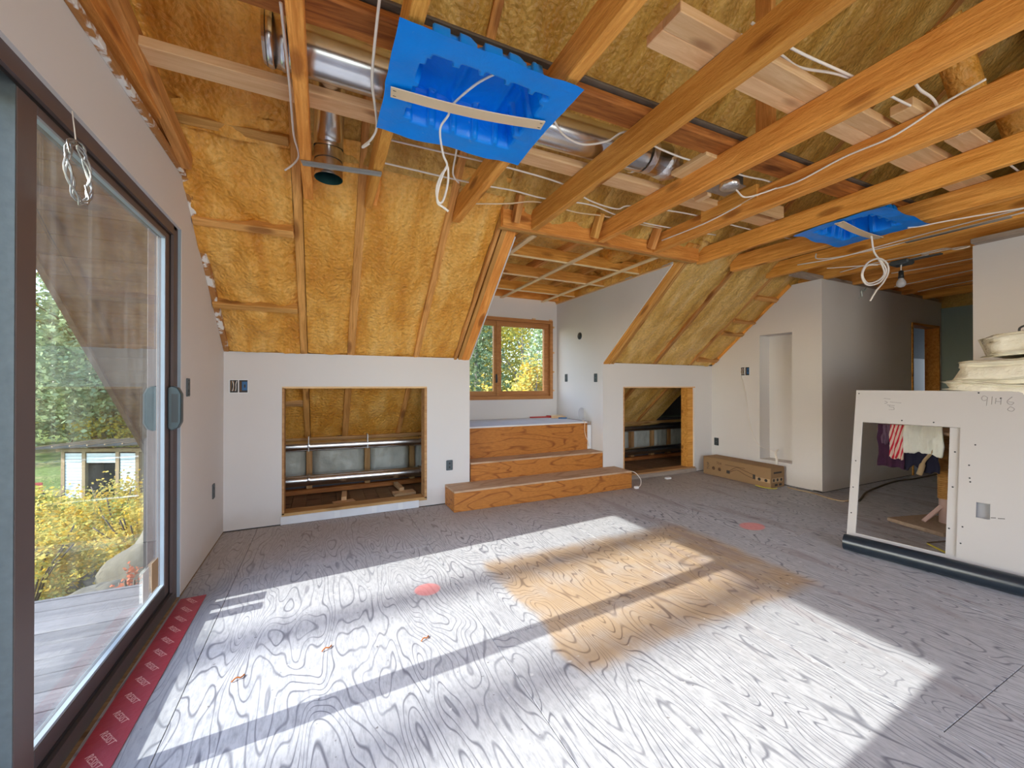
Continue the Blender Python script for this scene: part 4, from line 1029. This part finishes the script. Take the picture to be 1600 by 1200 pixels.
cable([(0.1748, 1.311, 2.56), (.172, 1.55, 2.46), (.178, 1.69, 2.42), (.205, 1.83, 2.42), (.228, 1.96, 2.41), (.213, 2.05, 2.40), (.18, 2.115, 2.39), (.185, 2.105, 2.385), (.205, 2.07, 2.388)], 'white cable dangling left of the large blue pan')
cable([(1.049, 1.748, 2.574), (1.175, 1.836, 2.56), (1.321, 1.865, 2.56), (1.437, 1.797, 2.569), (1.486, 1.68, 2.569), (1.738, 1.709, 2.56), (1.991, 1.719, 2.56), (2.108, 1.68, 2.565), (2.428, 1.7, 2.56), (2.69, 1.68, 2.565), (2.991, 1.69, 2.56)], 'white cable draped over joists beside the reddish plank')
cable([(0.2914, 2.302, 2.569), (0.6799, 2.282, 2.565), (1.068, 2.263, 2.56), (1.496, 2.302, 2.565), (1.748, 2.389, 2.55), (2.04, 2.438, 2.56), (2.108, 2.36, 2.565), (2.457, 2.282, 2.56), (2.787, 2.263, 2.565), (3.224, 2.263, 2.56), (4.079, 2.253, 2.565)], 'white cable crossing the joists just past the pale plank')
cable([(0.2914, 2.447, 2.511), (0.8741, 2.486, 2.531), (1.195, 2.515, 2.56), (1.457, 2.525, 2.56), (1.797, 2.447, 2.55), (2.117, 2.525, 2.56), (2.525, 2.545, 2.56), (3.205, 2.477, 2.56)], 'white cable crossing above the dormer header')
cable([(.9, 2.66, 2.47), (1.165, 2.564, 2.482), (1.437, 2.583, 2.555), (1.748, 2.564, 2.531), (2.04, 2.583, 2.56), (2.379, 2.545, 2.54), (2.642, 2.574, 2.56)], 'foam spattered cable lowest above the dormer header', .005, 'beige_strip')
cable([(1.457, 0.9712, 2.565), (1.738, 0.9712, 2.56), (2.098, 0.9518, 2.565), (2.457, 0.9324, 2.56), (2.749, 0.9227, 2.565), (3.302, 0.9032, 2.56), (4.079, 0.9227, 2.565)], 'straight white cable over the joists near the doubled planks')
cable([(1.505, 1.049, 2.599), (1.729, 1.039, 2.599), (1.894, 1.049, 2.603), (2.01, 0.9809, 2.569), (2.108, 0.9615, 2.565), (2.331, 0.9324, 2.565)], 'short wavy white cable beside the doubled planks')
cable([(2.234, 0.8158, 2.56), (2.457, 0.8547, 2.56), (2.651, 0.8644, 2.565), (3.011, 0.9227, 2.56), (3.399, 0.8741, 2.565)], 'foam tipped cable near the round foam brace', .006)
cable([(2.680, 2.60, 2.47), (2.679, 2.2, 2.46), (2.680, 1.95, 2.475), (2.679, 1.72, 2.50), (2.680, 1.5, 2.475), (2.680, 1.25, 2.50), (2.680, 1.06, 2.495), (2.679, .95, 2.515), (2.672, .84, 2.545), (2.65, .70, 2.556)], 'white cable stapled along the side of the middle joist')
cable([(2.19, 1.585, 2.385), (2.30, 1.63, 2.40), (2.45, 1.68, 2.41), (2.60, 1.66, 2.46), (2.676, 1.62, 2.49)], 'short cable leaving the foil wrapped box', .005)
cable([(3.96, 1.44, 2.383), (4.02, 1.38, 2.385), (4.06, 1.30, 2.39), (4.14, 1.15, 2.392), (4.3, .85, 2.392), (4.4, .5, 2.392)], 'white cable running below the joists past the second blue pan')
cable([(4.16, 2.16, 2.43), (4.3, 2.22, 2.42), (4.45, 2.12, 2.43), (4.47, 1.83, 2.42), (4.47, 1.49, 2.42), (4.46, 1.08, 2.42), (4.46, .6, 2.42)], 'white cable stapled low on a hallway joist')
cable([(4.30, 2.4, 2.41), (4.35, 2.05, 2.395), (4.46, 1.7, 2.44), (4.47, 1.3, 2.45), (4.47, .8, 2.45)], 'second white cable on the hallway joist')
cable([(5.07, 2.40, 2.43), (5.08, 2.1, 2.45), (5.08, 1.8, 2.44), (5.075, 1.6, 2.44), (5.0, 1.5, 2.39), (5.0, 1.42, 2.392), (5.07, 1.5, 2.42), (5.08, 1.75, 2.43)], 'looped white cable above the bare bulb')
cable([(4.62, 2.30, 2.39), (4.85, 2.1, 2.392), (5.07, 1.95, 2.41), (5.08, 1.7, 2.415)], 'thin white cable leading to the bulb box', .005)
cable([(5.67, 2.2, 2.44), (5.68, 1.95, 2.43), (5.68, 1.6, 2.43), (5.68, 1.45, 2.43)], 'white cable along the joist behind the bulb')
cable([(6.26, 2.4, 2.40), (6.26, 2.0, 2.42), (6.26, 1.6, 2.44)], 'white cable on a deep hallway joist')
cable([(6.86, 2.4, 2.40), (6.86, 2.1, 2.42), (6.86, 1.6, 2.44)], 'white cable on the deepest hallway joist', .005)
cable([(0.641, 2.078, 2.56), (0.6701, 2.137, 2.511), (0.709, 2.331, 2.482), (0.777, 2.428, 2.482)], 'white cable curving behind the large blue pan corner')
# ------------------------------------------------------------------ bare bulb
bl = thing('bare_bulb', 'bare light bulb hanging from a grey box under hallway joists', 'lamp', (5.03, 1.86, 2.2))
bx_ = box('octagon_box', 4.95, 5.09, 1.80, 1.94, 2.355, 2.40, M['box_grey'], bl, .012); box('mount_bar', 5.02, 5.06, 1.60, 1.84, 2.385, 2.397, M['box_grey'], bl)
tube('lead', [(5.0, 1.865, 2.36), (5.0, 1.868, 2.33), (4.995, 1.866, 2.30)], .005, M['white_cable'], bl, 6, 4)
lathe('socket', [(.012, .075), (.018, .07), (.020, .03), (.023, .0)], M['black'], bl, (4.995, 1.866, 2.225), 20)
lathe('glass_bulb', [(.014, .035), (.018, .02), (.030, .0), (.036, -.02), (.034, -.04), (.022, -.056), (.001, -.062)], M['grey_disc'], bl, (4.995, 1.866, 2.20), 24)
rag = thing('plaster_scrap', 'torn paper scrap hanging from the hallway wall top', 'scrap', (5.9, 2.55, 2.3))
tube('strip', [(5.98, 2.556, 2.39), (5.93, 2.55, 2.35), (5.85, 2.55, 2.34), (5.87, 2.552, 2.27), (5.79, 2.55, 2.25)], [.008]*9+[.011]*4+[.005]*4, M['batt_white'], rag, 6, 4)

# ------------------------------------------------------------------ electrical boxes
def ebox(label, loc, axis, w, h, wires='blue', two=False, tilt=0):
    """box set in a wall; axis is the direction it faces"""
    b = thing('outlet_box', label, 'outlet box', loc)
    ax = Vector(axis); sd = Vector((0, 0, 1)).cross(ax).normalized(); L = Vector(loc)
    def bb(name, s0, s1, z0, z1, d0, d1, mat, par=b, bev=0):
        V = [L+sd*p[0]+Vector((0, 0, p[2]))+ax*p[1] for p in boxv(s0, s1, d0, d1, z0, z1)]
        return MB().add(V, BOXF).build(name, mat, par)
    bb('back', -w/2, w/2, -h/2, h/2, .001, .003, M['black'] if wires != 'pale' else M['box_grey'])
    for s in (-1, 1): bb('rim', s*w/2-.004, s*w/2+.004, -h/2, h/2, .001, .007, M['white_plastic'] if two else M['box_grey'])
    for s in (-1, 1): bb('rim', -w/2, w/2, s*h/2-.004, s*h/2+.004, .001, .007, M['white_plastic'] if two else M['box_grey'])
    r = random.Random(label)
    if two:
        bb('device', .022, w/2-.006, -h/2+.022, h/2-.016, .003, .008, M['blue_box']); bb('device', .006, .018, -h/2+.012, h/2-.012, .003, .006, M['ink_brown']); bb('slot', .036, .048, -h/2+.045, h/2-.04, .008, .009, M['black']); bb('divider', -.006, .002, -h/2, h/2, .003, .008, M['white_plastic'])
        for k in range(4):
            s0 = -w/2+.012+.012*k; pts = [L+sd*(s0+r.uniform(-.006, .006))+Vector((0, 0, h/2*q))+ax*(.008+.006*r.random()) for q in (.8, .3, -.2, -.7)]
            tube('wire', pts, .003, M['white_cable'] if k % 2 else M['copper'], b, 6, 3)
    else:
        bb('device', -w/4, w/4, -h/2+.012, h/2-.012, .003, .007, M['box_grey'])
        for k in (-1, 1): bb('slot', -w/8, w/8, k*h/5-.008, k*h/5+.008, .007, .0085, M['black'])
    return b
Ax, Ay = (1, 0, 0), (0, -1, 0)
ebox('open double electrical box with blue device near the left corner', (-.625, YK, 1.195), Ay, .13, .11, two=True)
ebox('narrow switch box on the left wall above the outlet', (XL, 2.996, 1.19), Ax, .05, .10)
ebox('narrow outlet box low on the left wall', (XL, 3.627, .42), Ax, .05, .10)
ebox('outlet box with notched corner beside the steps', (1.172, YK, .39), Ay, .06, .095, wires='pale')
ebox('switch box on the dormer cheek nearer the window', (DX1, 4.784, 1.31), (-1, 0, 0), .055, .10)
ebox('switch box on the dormer cheek at the outer corner', (DX1, 4.11, 1.30), (-1, 0, 0), .055, .10)
ebox('outlet box low on the right wall near the corner', (XR, 3.894, .41), (-1, 0, 0), .06, .10)
ebox('open double box with hanging wire on the right wall', (XR, 3.464, 1.39), (-1, 0, 0), .12, .115, two=True)
rb = thing('round_box', 'round dark electrical box high on the dormer cheek', 'outlet box', (DX1, 4.456, 1.866))
lathe('ring', [(.001, .001), (.048, .001), (.048, .006), (.001, .006)], M['box_grey'], rb, (DX1, 4.456, 1.866), 24, Matrix.Rotation(-math.pi/2, 4, 'Y'))
lathe('opening', [(.001, .006), (.036, .006), (.036, .0075), (.001, .0075)], M['black'], rb, (DX1, 4.456, 1.866), 24, Matrix.Rotation(-math.pi/2, 4, 'Y'))
cable([(XR-.012, 3.50, 1.34), (XR-.03, 3.505, 1.31), (XR-.02, 3.49, 1.27), (XR-.012, 3.478, 1.22), (XR-.01, 3.447, 1.05), (XR-.01, 3.42, .80), (XR-.01, 3.36, .57), (XR-.01, 3.28, .44), (XR+.06, 3.22, .40), (XR+.10, 3.15, .37)], 'thin white wire hanging from the double box down the right wall', .004)
cable([(XR+.08, 3.10, .40), (XR+.02, 3.09, .37), (XR-.01, 3.06, .31), (XR-.02, 3.05, .235)], 'white tube end curling out of the wall recess', .013)

# ------------------------------------------------------------------ carton on the floor
ct = thing('cardboard_carton', 'long cardboard carton with printed sides lying by the right wall', 'box', (4.85, 3.40, 0), 0)
cb = box('carton_body', 4.725, 4.985, 2.935, 3.85, .002, .235, M['cardboard'], ct, .004)
box('flap', 4.726, 4.855, 2.940, 3.845, .236, .239, M['cardboard'], ct); box('flap', 4.857, 4.984, 2.940, 3.845, .236, .239, M['cardboard'], ct)
def side(y0, y1, z0, z1, mat): return box('print', 4.7236, 4.7248, y0, y1, z0, z1, M[mat], ct)
ry = Matrix.Rotation(math.pi/2, 4, 'X'); side_rot = Matrix.Rotation(-math.pi/2, 4, 'Z') @ ry
text_obj('print', 'TOP', .05, (4.7235, 3.77, .12), side_rot @ Matrix.Rotation(math.pi/2, 4, 'Z'), M['ink'], ct)
text_obj('print', '704', .05, (4.7235, 3.61, .175), side_rot, M['ink_brown'], ct)
side(3.25, 3.52, .172, .178, 'ink_brown')
for (y) in (3.69, 3.60):
    lathe('print', [(.0005, 0), (.022, 0), (.022, .001), (.0005, .001)], M['ink_brown'], ct, (4.7245, y, .10), 14, Matrix.Rotation(-math.pi/2, 4, 'Y'))
side(3.455, 3.50, .07, .11, 'ink')
for z in (0, .045):
    tube('print', [(4.7243, 3.455, .09+z*.4), (4.7243, 3.36, .135+z*.7), (4.7243, 3.25, .10+z), (4.7243, 3.15, .075+z)], .0028, M['ink_brown'], ct, 6, 5)
side(3.12, 3.15, .07, .125, 'ink'); side(2.945, 3.115, .06, .105, 'label_tan')
for y in (3.07, 2.99): lathe('print', [(.0005, 0), (.018, 0), (.018, .001), (.0005, .001)], M['ink'], ct, (4.7233, y, .083), 12, Matrix.Rotation(-math.pi/2, 4, 'Y'))
box('print', 4.75, 4.95, 2.9336, 2.9348, .065, .115, M['label_tan'], ct); box('print', 4.78, 4.93, 2.9336, 2.9348, .165, .185, M['ink'], ct)
for x in (4.78, 4.85, 4.92): lathe('print', [(.0005, 0), (.018, 0), (.018, .001), (.0005, .001)], M['ink'], ct, (x, 2.9335, .09), 12, Matrix.Rotation(math.pi/2, 4, 'X'))
for x in (4.80, 4.88): box('print', x, x+.05, 2.9336, 2.9348, .02, .045, M['ink'], ct)
yb_ = tube('cord', [(4.70, 3.10, .006), (4.69, 2.98, .006), (4.74, 2.90, .006), (4.80, 2.91, .006)], .005, M['yellow'], None); tag(yb_, 'yellow cord end on the floor beside the carton', 'cord')

# ------------------------------------------------------------------ leaning drywall sheet with cut-out
SB = Vector((3.53, 1.64, 0)); sd_ = Vector((.1703, -.9854, 0)); sn = Vector((.9854, .1703, 0)); LEAN = .2192
up_ = (Vector((0, 0, 1))+sn*LEAN)          # per unit of height
nrm = sd_.cross(up_).normalized()          # thickness direction
if nrm.dot(sn) < 0: nrm = -nrm
def SH(s, z, t=0): return SB+sd_*s+up_*z+nrm*t
def sheet_piece(name, s0, s1, z0, z1, t0, t1, mat, parent):
    V = [SH(s, z, t_) for (s, t_, z) in boxv(s0, s1, t0, t1, z0, z1)]
    return MB().add(V, BOXF).build(name, mat, parent)
ds = thing('drywall_sheet', 'leaning drywall sheet with a rectangular cut-out and pencil marks', 'drywall sheet', tuple(SB))
m_ = MB()
def sp_(s0, s1, z0, z1): m_.add([SH(s, z, t_) for (s, t_, z) in boxv(s0, s1, 0, .014, z0, z1)], BOXF)
ER, ET, EB = .552, .922, .113
sp_(0, .050, .004, 1.165); sp_(.050, ER, ET, 1.165); sp_(.050, ER, .004, EB); 
sp_(ER, .629, .004, 1.165); sp_(.629, .687, .004, .372); sp_(.629, .687, .464, 1.165); sp_(.687, 1.75, .004, 1.165)
pm = m_.build('panel', M['sheet'], ds)
sheet_piece('backing_strip', .503, ER+.02, .02, .95, .0145, .028, M['sheet'], ds)
sheet_piece('backing_strip', .60, .72, .33, .50, .032, .04, M['recess_grey'], ds)
for (s, z) in ((.017, 1.139), (.428, .947), (.268, .949), (.627, 1.153), (.619, .818), (.595, .686), (.599, .606), (.602, .583), (.569, .198), (.024, .629), (.019, .434), (.018, .248), (.575, .30), (.72, 1.12), (.90, 1.1)):
    c_ = SH(s, z, -.0008); R_ = nrm.to_track_quat('Z', 'Y').to_matrix().to_4x4()
    lathe('screw', [(.0003, 0), (.0045, 0), (.0045, .0015), (.0003, .0015)], M['black'], ds, tuple(c_), 10, R_)
for (s, z) in ((.530, .763), (.525, .537), (.515, .274)):
    lathe('screw', [(.0003, 0), (.005, 0), (.005, .0015), (.0003, .0015)], M['black'], ds, tuple(SH(s, z, .0132)), 10, nrm.to_track_quat('Z', 'Y').to_matrix().to_4x4())
def stroke(pts, r=.0016, mat='pencil'):
    return tube('pencil_mark', [SH(s, z, -.0004) for s, z in pts], r, M[mat], ds, 5, 4)
stroke([(.165, 1.105), (.20, 1.100)]); stroke([(.17, 1.085), (.185, 1.075), (.17, 1.066)]); stroke([(.20, 1.08), (.26, 1.074)])
stroke([(.185, 1.058), (.225, 1.053)]); stroke([(.20, 1.058), (.198, 1.045), (.22, 1.04), (.222, 1.025), (.195, 1.023)])
stroke([(.664, 1.126), (.650, 1.134), (.640, 1.118), (.648, 1.103), (.663, 1.110), (.665, 1.124), (.664, 1.10), (.662, 1.072)]); stroke([(.685, 1.13), (.683, 1.08)])
stroke([(.70, 1.12), (.698, 1.085)]); stroke([(.70, 1.10), (.722, 1.098)]); stroke([(.722, 1.125), (.72, 1.08)])
stroke([(.765, 1.13), (.745, 1.10), (.76, 1.08), (.772, 1.095), (.75, 1.10)]); stroke([(.76, 1.07), (.748, 1.05), (.765, 1.04), (.775, 1.055), (.762, 1.068)])
for q in ((.69, .385, .71), (.718, .388, .745)): stroke([(q[0], q[1]), (q[2], q[1]+.004)], .002, 'ink')
pp = thing('drain_pipe', 'black plastic drain pipe lying along the foot of the drywall sheet', 'pipe', tuple(SB-sn*.06))
p0 = SB-sn*.062+sd_*.01+Vector((0, 0, .057)); p1 = p0+sd_*1.75
V, F = tubev([p0, p0.lerp(p1, .5), p1], .056, 28, False); mobj('tube', V, F, M['abs'], pp, True)
V, F = tubev([p0+sd_*.001, p1], .049, 28, False); mobj('bore', V, [f[::-1] for f in F], M['black'], pp, True)
V, F = tubev([p0, p0+sd_*.0005], [.056, .0565], 28, False)
mm = MB()
for k in range(28):
    a0, a1 = 2*math.pi*k/28, 2*math.pi*(k+1)/28
    e1, e2 = Vector((0, 0, 1)), sn
    mm.add([p0+(e1*math.cos(a)+e2*math.sin(a))*r for a in (a0, a1) for r in (.049, .056)], [(0, 1, 3, 2)])
mm.build('rim', M['abs'], pp)

# ------------------------------------------------------------------ bench with insulation batts behind the sheet
bn = thing('trestle_bench', 'wooden trestle bench behind the drywall sheet carrying the batts', 'bench', (4.25, .55, 0))
box('top', 3.93, 4.55, -.25, 1.17, 1.10, 1.135, M['pine'], bn)
for (x, y) in ((3.99, -.2), (4.5, -.2), (3.99, .78), (4.5, .78)): board('leg', (x, y, 0), (x, y, 1.10), .06, .06, M['pine'], bn, up=(0, 1, 0))
def batt(label, x0, x1, y0, y1, z0, z1, seed):
    n, m = 46, 14
    # closed cross-section swept along y with ragged folds
    t_ = np.linspace(0, 2*math.pi, 110); v = np.linspace(0, 1, 80); Tt, Vv = np.meshgrid(t_, v, indexing='ij')
    cx, cz, hx_, hz = (x0+x1)/2, (z0+z1)/2, (x1-x0)/2, (z1-z0)/2
    sgn = lambda q: np.sign(q)*np.abs(q)**.35
    k = 1+.12*(fbm(Vv*7+seed, np.cos(Tt)*1.5+4, seed, 3)-.45)+.22*(fbm(np.sin(Tt)*6+9, Vv*4+seed, seed+7, 4)-.45)+.13*(fbm(np.sin(Tt)*14+9+np.cos(Tt), Vv*14+seed, seed+27, 3)-.45)+.05*np.sin(np.sin(Tt)*11+seed+3*fbm(Vv*5, Vv*2, seed))
    e = 1-.10*np.clip(1-Vv/.03, 0, 1)
    X = cx+hx_*sgn(np.cos(Tt))*k*e; Z = cz+hz*sgn(np.sin(Tt))*k*e+.018*np.sin(Vv*9+seed*2)
    Y = y1+(y0-y1)*Vv+.17*(fbm(np.cos(Tt)*3+5, np.sin(Tt)*7+5, seed+2, 3)-.4)*(1-Vv)
    k[-1] = k[0]; P = np.stack([X, Y, Z], -1); P[-1] = P[0]
    b = gridmesh('insulation_batt', P, M['batt']); 
    bm = bmesh.new(); bm.from_mesh(b.data); bmesh.ops.remove_doubles(bm, verts=bm.verts[:], dist=1e-5)
    ed = [e_ for e_ in bm.edges if e_.is_boundary]; bmesh.ops.holes_fill(bm, edges=ed, sides=0); bm.to_mesh(b.data); bm.free()
    b.data.polygons.foreach_set('use_smooth', [True]*len(b.data.polygons))
    return tag(b, label, 'insulation', 'cream insulation batts on the bench')
batt('cream insulation batt at the bottom of the stack', 3.92, 4.50, -.3, 1.24, 1.135, 1.225, 1)
batt('thick cream insulation batt in the middle of the stack', 3.95, 4.48, -.3, 1.17, 1.225, 1.39, 2)
batt('folded cream insulation batt on top of the stack', 3.98, 4.46, -.3, 1.06, 1.39, 1.535, 3)
hk = tube('wire_hook', [(4.05, .93, 1.53), (4.05, .93, 1.57), (4.05, .90, 1.585), (4.05, .88, 1.57), (4.05, .88, 1.545)], .006, M['black']); tag(hk, 'small black wire hook sticking up from the top batt', 'hook')

# ------------------------------------------------------------------ scratching post and draped clothes
cp = thing('scratching_post', 'sisal wrapped post on a tan carpet base behind the cut-out', 'cat post', (4.72, 1.53, 0), -.25)
bb_ = box('base', 4.47, 4.97, 1.34, 1.74, .002, .035, M['carpet'], cp, .006, rz(-.25))
for k in range(34):
    z = .24+k*.0165
    V, F = tubev([(4.80+.05*math.cos(q), 1.50+.05*math.sin(q), z+.0165*q/6.283) for q in np.linspace(0, 6.283, 15)], .0095, 6, False); 
    if k == 0: rv_, rf_ = [], []
    n0 = len(rv_); rv_ += V; rf_ += [tuple(i+n0 for i in f) for f in F]
mobj('sisal_wrap', rv_, rf_, M['sisal'], cp, True)
lathe('core', [(.050, .035), (.050, .80)], M['pink_wood'], cp, (4.80, 1.50, 0), 20)
board('brace', (4.80, 1.51, .20), (4.66, 1.60, .036), .03, .04, M['pink_wood'], cp, up=(1, 0, 0))
box('platform', 4.52, 5.0, 1.10, 1.86, .80, .83, M['carpet'], cp, .005)
def drape(name, label, x, y0, y1, z0, z1, mat, seed, cat, parent=None, thick=.035, ragged=.04, topf=.0):
    u = np.linspace(0, 1, 40); v = np.linspace(0, 1, 30); U, Vv = np.meshgrid(u, v, indexing='ij')
    Y = y0+(y1-y0)*U+.02*(fbm(U*4, Vv*3, seed, 2)-.4); Z = z1+(z0-z1)*Vv-ragged*fbm(U*5+seed, Vv*0+seed, seed+1, 3)*Vv
    X = x+thick*(fbm(U*6+seed, Vv*1.5, seed+5, 3)-.5)-.012*np.sin(U*14+seed)*Vv
    o = gridmesh(name, np.stack([X, Y, Z], -1), mat, parent)
    md_ = o.modifiers.new('thickness', 'SOLIDIFY'); md_.thickness = .012; md_.offset = 1
    return tag(o, label, cat) if label else o
drape('wool_sweater', 'dark purple garment hanging over the post platform', 4.49, 1.84, 1.66, .50, .86, M['purple'], 1, 'clothing', ragged=.02)
drape('folded_cloth', 'mauve cloth folded beside the purple garment', 4.475, 1.80, 1.73, .70, .86, M['mauve'], 3, 'clothing')
drape('navy_cloth', 'navy cloth hanging low under the white insulation', 4.505, 1.70, 1.46, .55, .84, M['navy'], 4, 'clothing', ragged=.12)
drape('white_batt', 'white insulation scrap hanging over the post platform', 4.465, 1.66, 1.42, .66, .875, M['batt_white'], 6, 'insulation', thick=.05, ragged=.06)
def stripe():
    s = NT('striped_strap'); z = s.new('SeparateXYZ'); s.l.new(s.new('NewGeometry').outputs['Position'], z.inputs[0])
    f = s.math('FRACT', s.math('MULTIPLY', s.math('ADD', z.outputs[1], s.math('MULTIPLY', z.outputs[2], .25)), 38.0))
    return s.fin(s.ramp(f, [(.40, (.62, .02, .05)), (.46, (.78, .62, .55))]), .8)
M['stripe'] = stripe()
drape('striped_scarf', 'red and cream striped strap hanging beside the purple garment', 4.462, 1.745, 1.655, .60, .865, M['stripe'], 8, 'clothing', ragged=.05)
fb = tube('frayed_rope', [(4.50, 1.50, .74), (4.48, 1.49, .66), (4.47, 1.53, .58), (4.47, 1.55, .50), (4.46, 1.56, .46)], [.012]*12+[.02]*8+[.006], M['tan_cord'], None, 8, 5); tag(fb, 'frayed tan rope beside the sisal post', 'rope')
tm = thing('folding_rule', 'yellow folding rule on the floor behind the cut-out', 'ruler', (4.15, 1.38, 0))
board('rule_arm', (4.14, 1.40, .006), (4.02, 1.25, .006), .018, .008, M['yellow'], tm); board('rule_arm', (4.14, 1.40, .012), (4.36, 1.34, .012), .018, .006, M['bark'], tm)
ec = tube('extension_cord', [(4.88, 2.275, .008), (5.0, 2.22, .008), (5.114, 2.242, .008), (5.5, 2.36, .008), (5.97, 2.43, .008), (6.47, 2.475, .008), (6.87, 2.44, .008), (7.58, 2.43, .008), (7.95, 2.40, .008)], .009, M['cord']); tag(ec, 'dark extension cord curving along the hallway floor', 'cord')
ec2 = tube('floor_cord', [(4.95, 2.88, .007), (4.92, 2.75, .007), (4.93, 2.60, .007), (4.87, 2.45, .007), (4.85, 2.36, .007), (4.87, 2.29, .007), (4.90, 2.25, .018)], .007, M['tan_cord']); tag(ec2, 'tan cord on the floor along the wall corner', 'cord')

# ------------------------------------------------------------------ small things
dc = lathe('white_disc', [(.001, 0), (.078, 0), (.082, .004), (.078, .009), (.001, .009)], M['grey_disc'], None, (3.075, 4.36, .83), 28, Matrix.Rotation(.35, 4, 'Z') @ Matrix.Rotation(math.pi/2-.18, 4, 'X')); tag(dc, 'pale grey disc leaning on the dormer cheek', 'disc')
cable([(3.04, 4.30, .75), (2.985, 4.17, .742), (2.98, 4.165, .64), (3.0, 4.165, .56), (3.03, 4.165, .50), (3.045, 4.165, .44)], 'thin pale wire hanging down the top step below the disc', .004, 'beige_strip')
cl_ = thing('red_clamp', 'red bar clamp lying on the dormer platform', 'tool', (2.75, 4.95, .745))
board('bar', (2.62, 4.95, .757), (2.93, 4.94, .757), .025, .018, M['red'], cl_); box('jaw', 2.90, 2.94, 4.90, 4.98, .746, .775, M['red'], cl_)
tb = thing('wood_offcut', 'short pale wood offcut on the dormer platform', 'offcut', (2.97, 4.82, .745))
board('offcut', (2.90, 4.84, .76), (3.08, 4.76, .76), .05, .028, M['pine'], tb); board('dowel', (2.92, 4.88, .781), (3.09, 4.84, .781), .015, .014, M['beige_strip'], tb)
kn = thing('utility_knife', 'blue handled tool on the dormer platform', 'tool', (3.0, 4.70, .745))
board('handle', (2.94, 4.72, .755), (3.04, 4.66, .755), .025, .018, M['blue_box'], kn); board('blade', (3.04, 4.66, .755), (3.08, 4.636, .755), .016, .003, M['grey_metal'], kn)
pg = thing('plug', 'white plug with loose wire at the end of the bottom step', 'plug', (3.31, 3.60, 0))
box('body', 3.285, 3.335, 3.585, 3.625, .002, .03, M['white_plastic'], pg, .006)
tube('wire', [(3.30, 3.70, .19), (3.36, 3.67, .165), (3.40, 3.63, .09), (3.375, 3.61, .03), (3.33, 3.605, .016)], .004, M['white_cable'], pg, 6)
ps_ = tag(box('paper_scrap', 3.98, 4.06, 3.78, 3.83, .001, .022, M['white_plastic'], None, .007), 'crumpled white paper scrap below the right access opening', 'paper')
for i, (x, y, lab) in enumerate(((.42, 1.88, 'curled brown shaving beside the long shadow bar'), (-.33, 1.95, 'dark curled shaving on the floor near the door seam'), (.0, 2.0, 'reddish wood splinter in the sunlit floor patch'))):
    sv_ = tube('wood_shaving', [(x, y, .004), (x+.015, y+.012, .010), (x+.03, y+.012, .006), (x+.04, y+.03, .004)], .003, M['redwood'], None, 5); tag(sv_, lab, 'shaving')
for i, (y, z) in enumerate(((4.99, 2.05), (4.99, 1.68), (4.99, 1.40), (4.99, 1.13))):
    sh_ = box('shim', WX1+.016, WX1+.035, DYB-.02, DYB-.001, z-.012, z+.012, M['pine']); tag(sh_, ['wood shim at the top right of the dormer window', 'wood shim second from the top beside the dormer window', 'wood shim third from the top beside the dormer window', 'lowest wood shim beside the dormer window'][i], 'shim', 'shims beside the dormer window')
for i, x in enumerate((2.70, 2.98)):
    sh_ = box('shim', x, x+.05, DYB-.02, DYB-.001, WZ1+.014, WZ1+.03, M['pine']); tag(sh_, ['left wood shim above the dormer window', 'right wood shim above the dormer window'][i], 'shim', 'shims beside the dormer window')
# hallway doorway jamb
d2 = thing('door_2', 'open doorway with bare wooden jamb at the far end of the hallway', 'door', ((HX0+HX1)/2, YP, 0), kind='structure')
box('jamb', HX1-.03, HX1, YP-.012, YP+.14, 0, HZ, M['joist'], d2); box('jamb', HX0, HX0+.03, YP-.012, YP+.14, 0, HZ, M['joist'], d2); box('head_jamb', HX0+.03, HX1-.03, YP-.012, YP+.14, HZ-.03, HZ, M['joist'], d2)
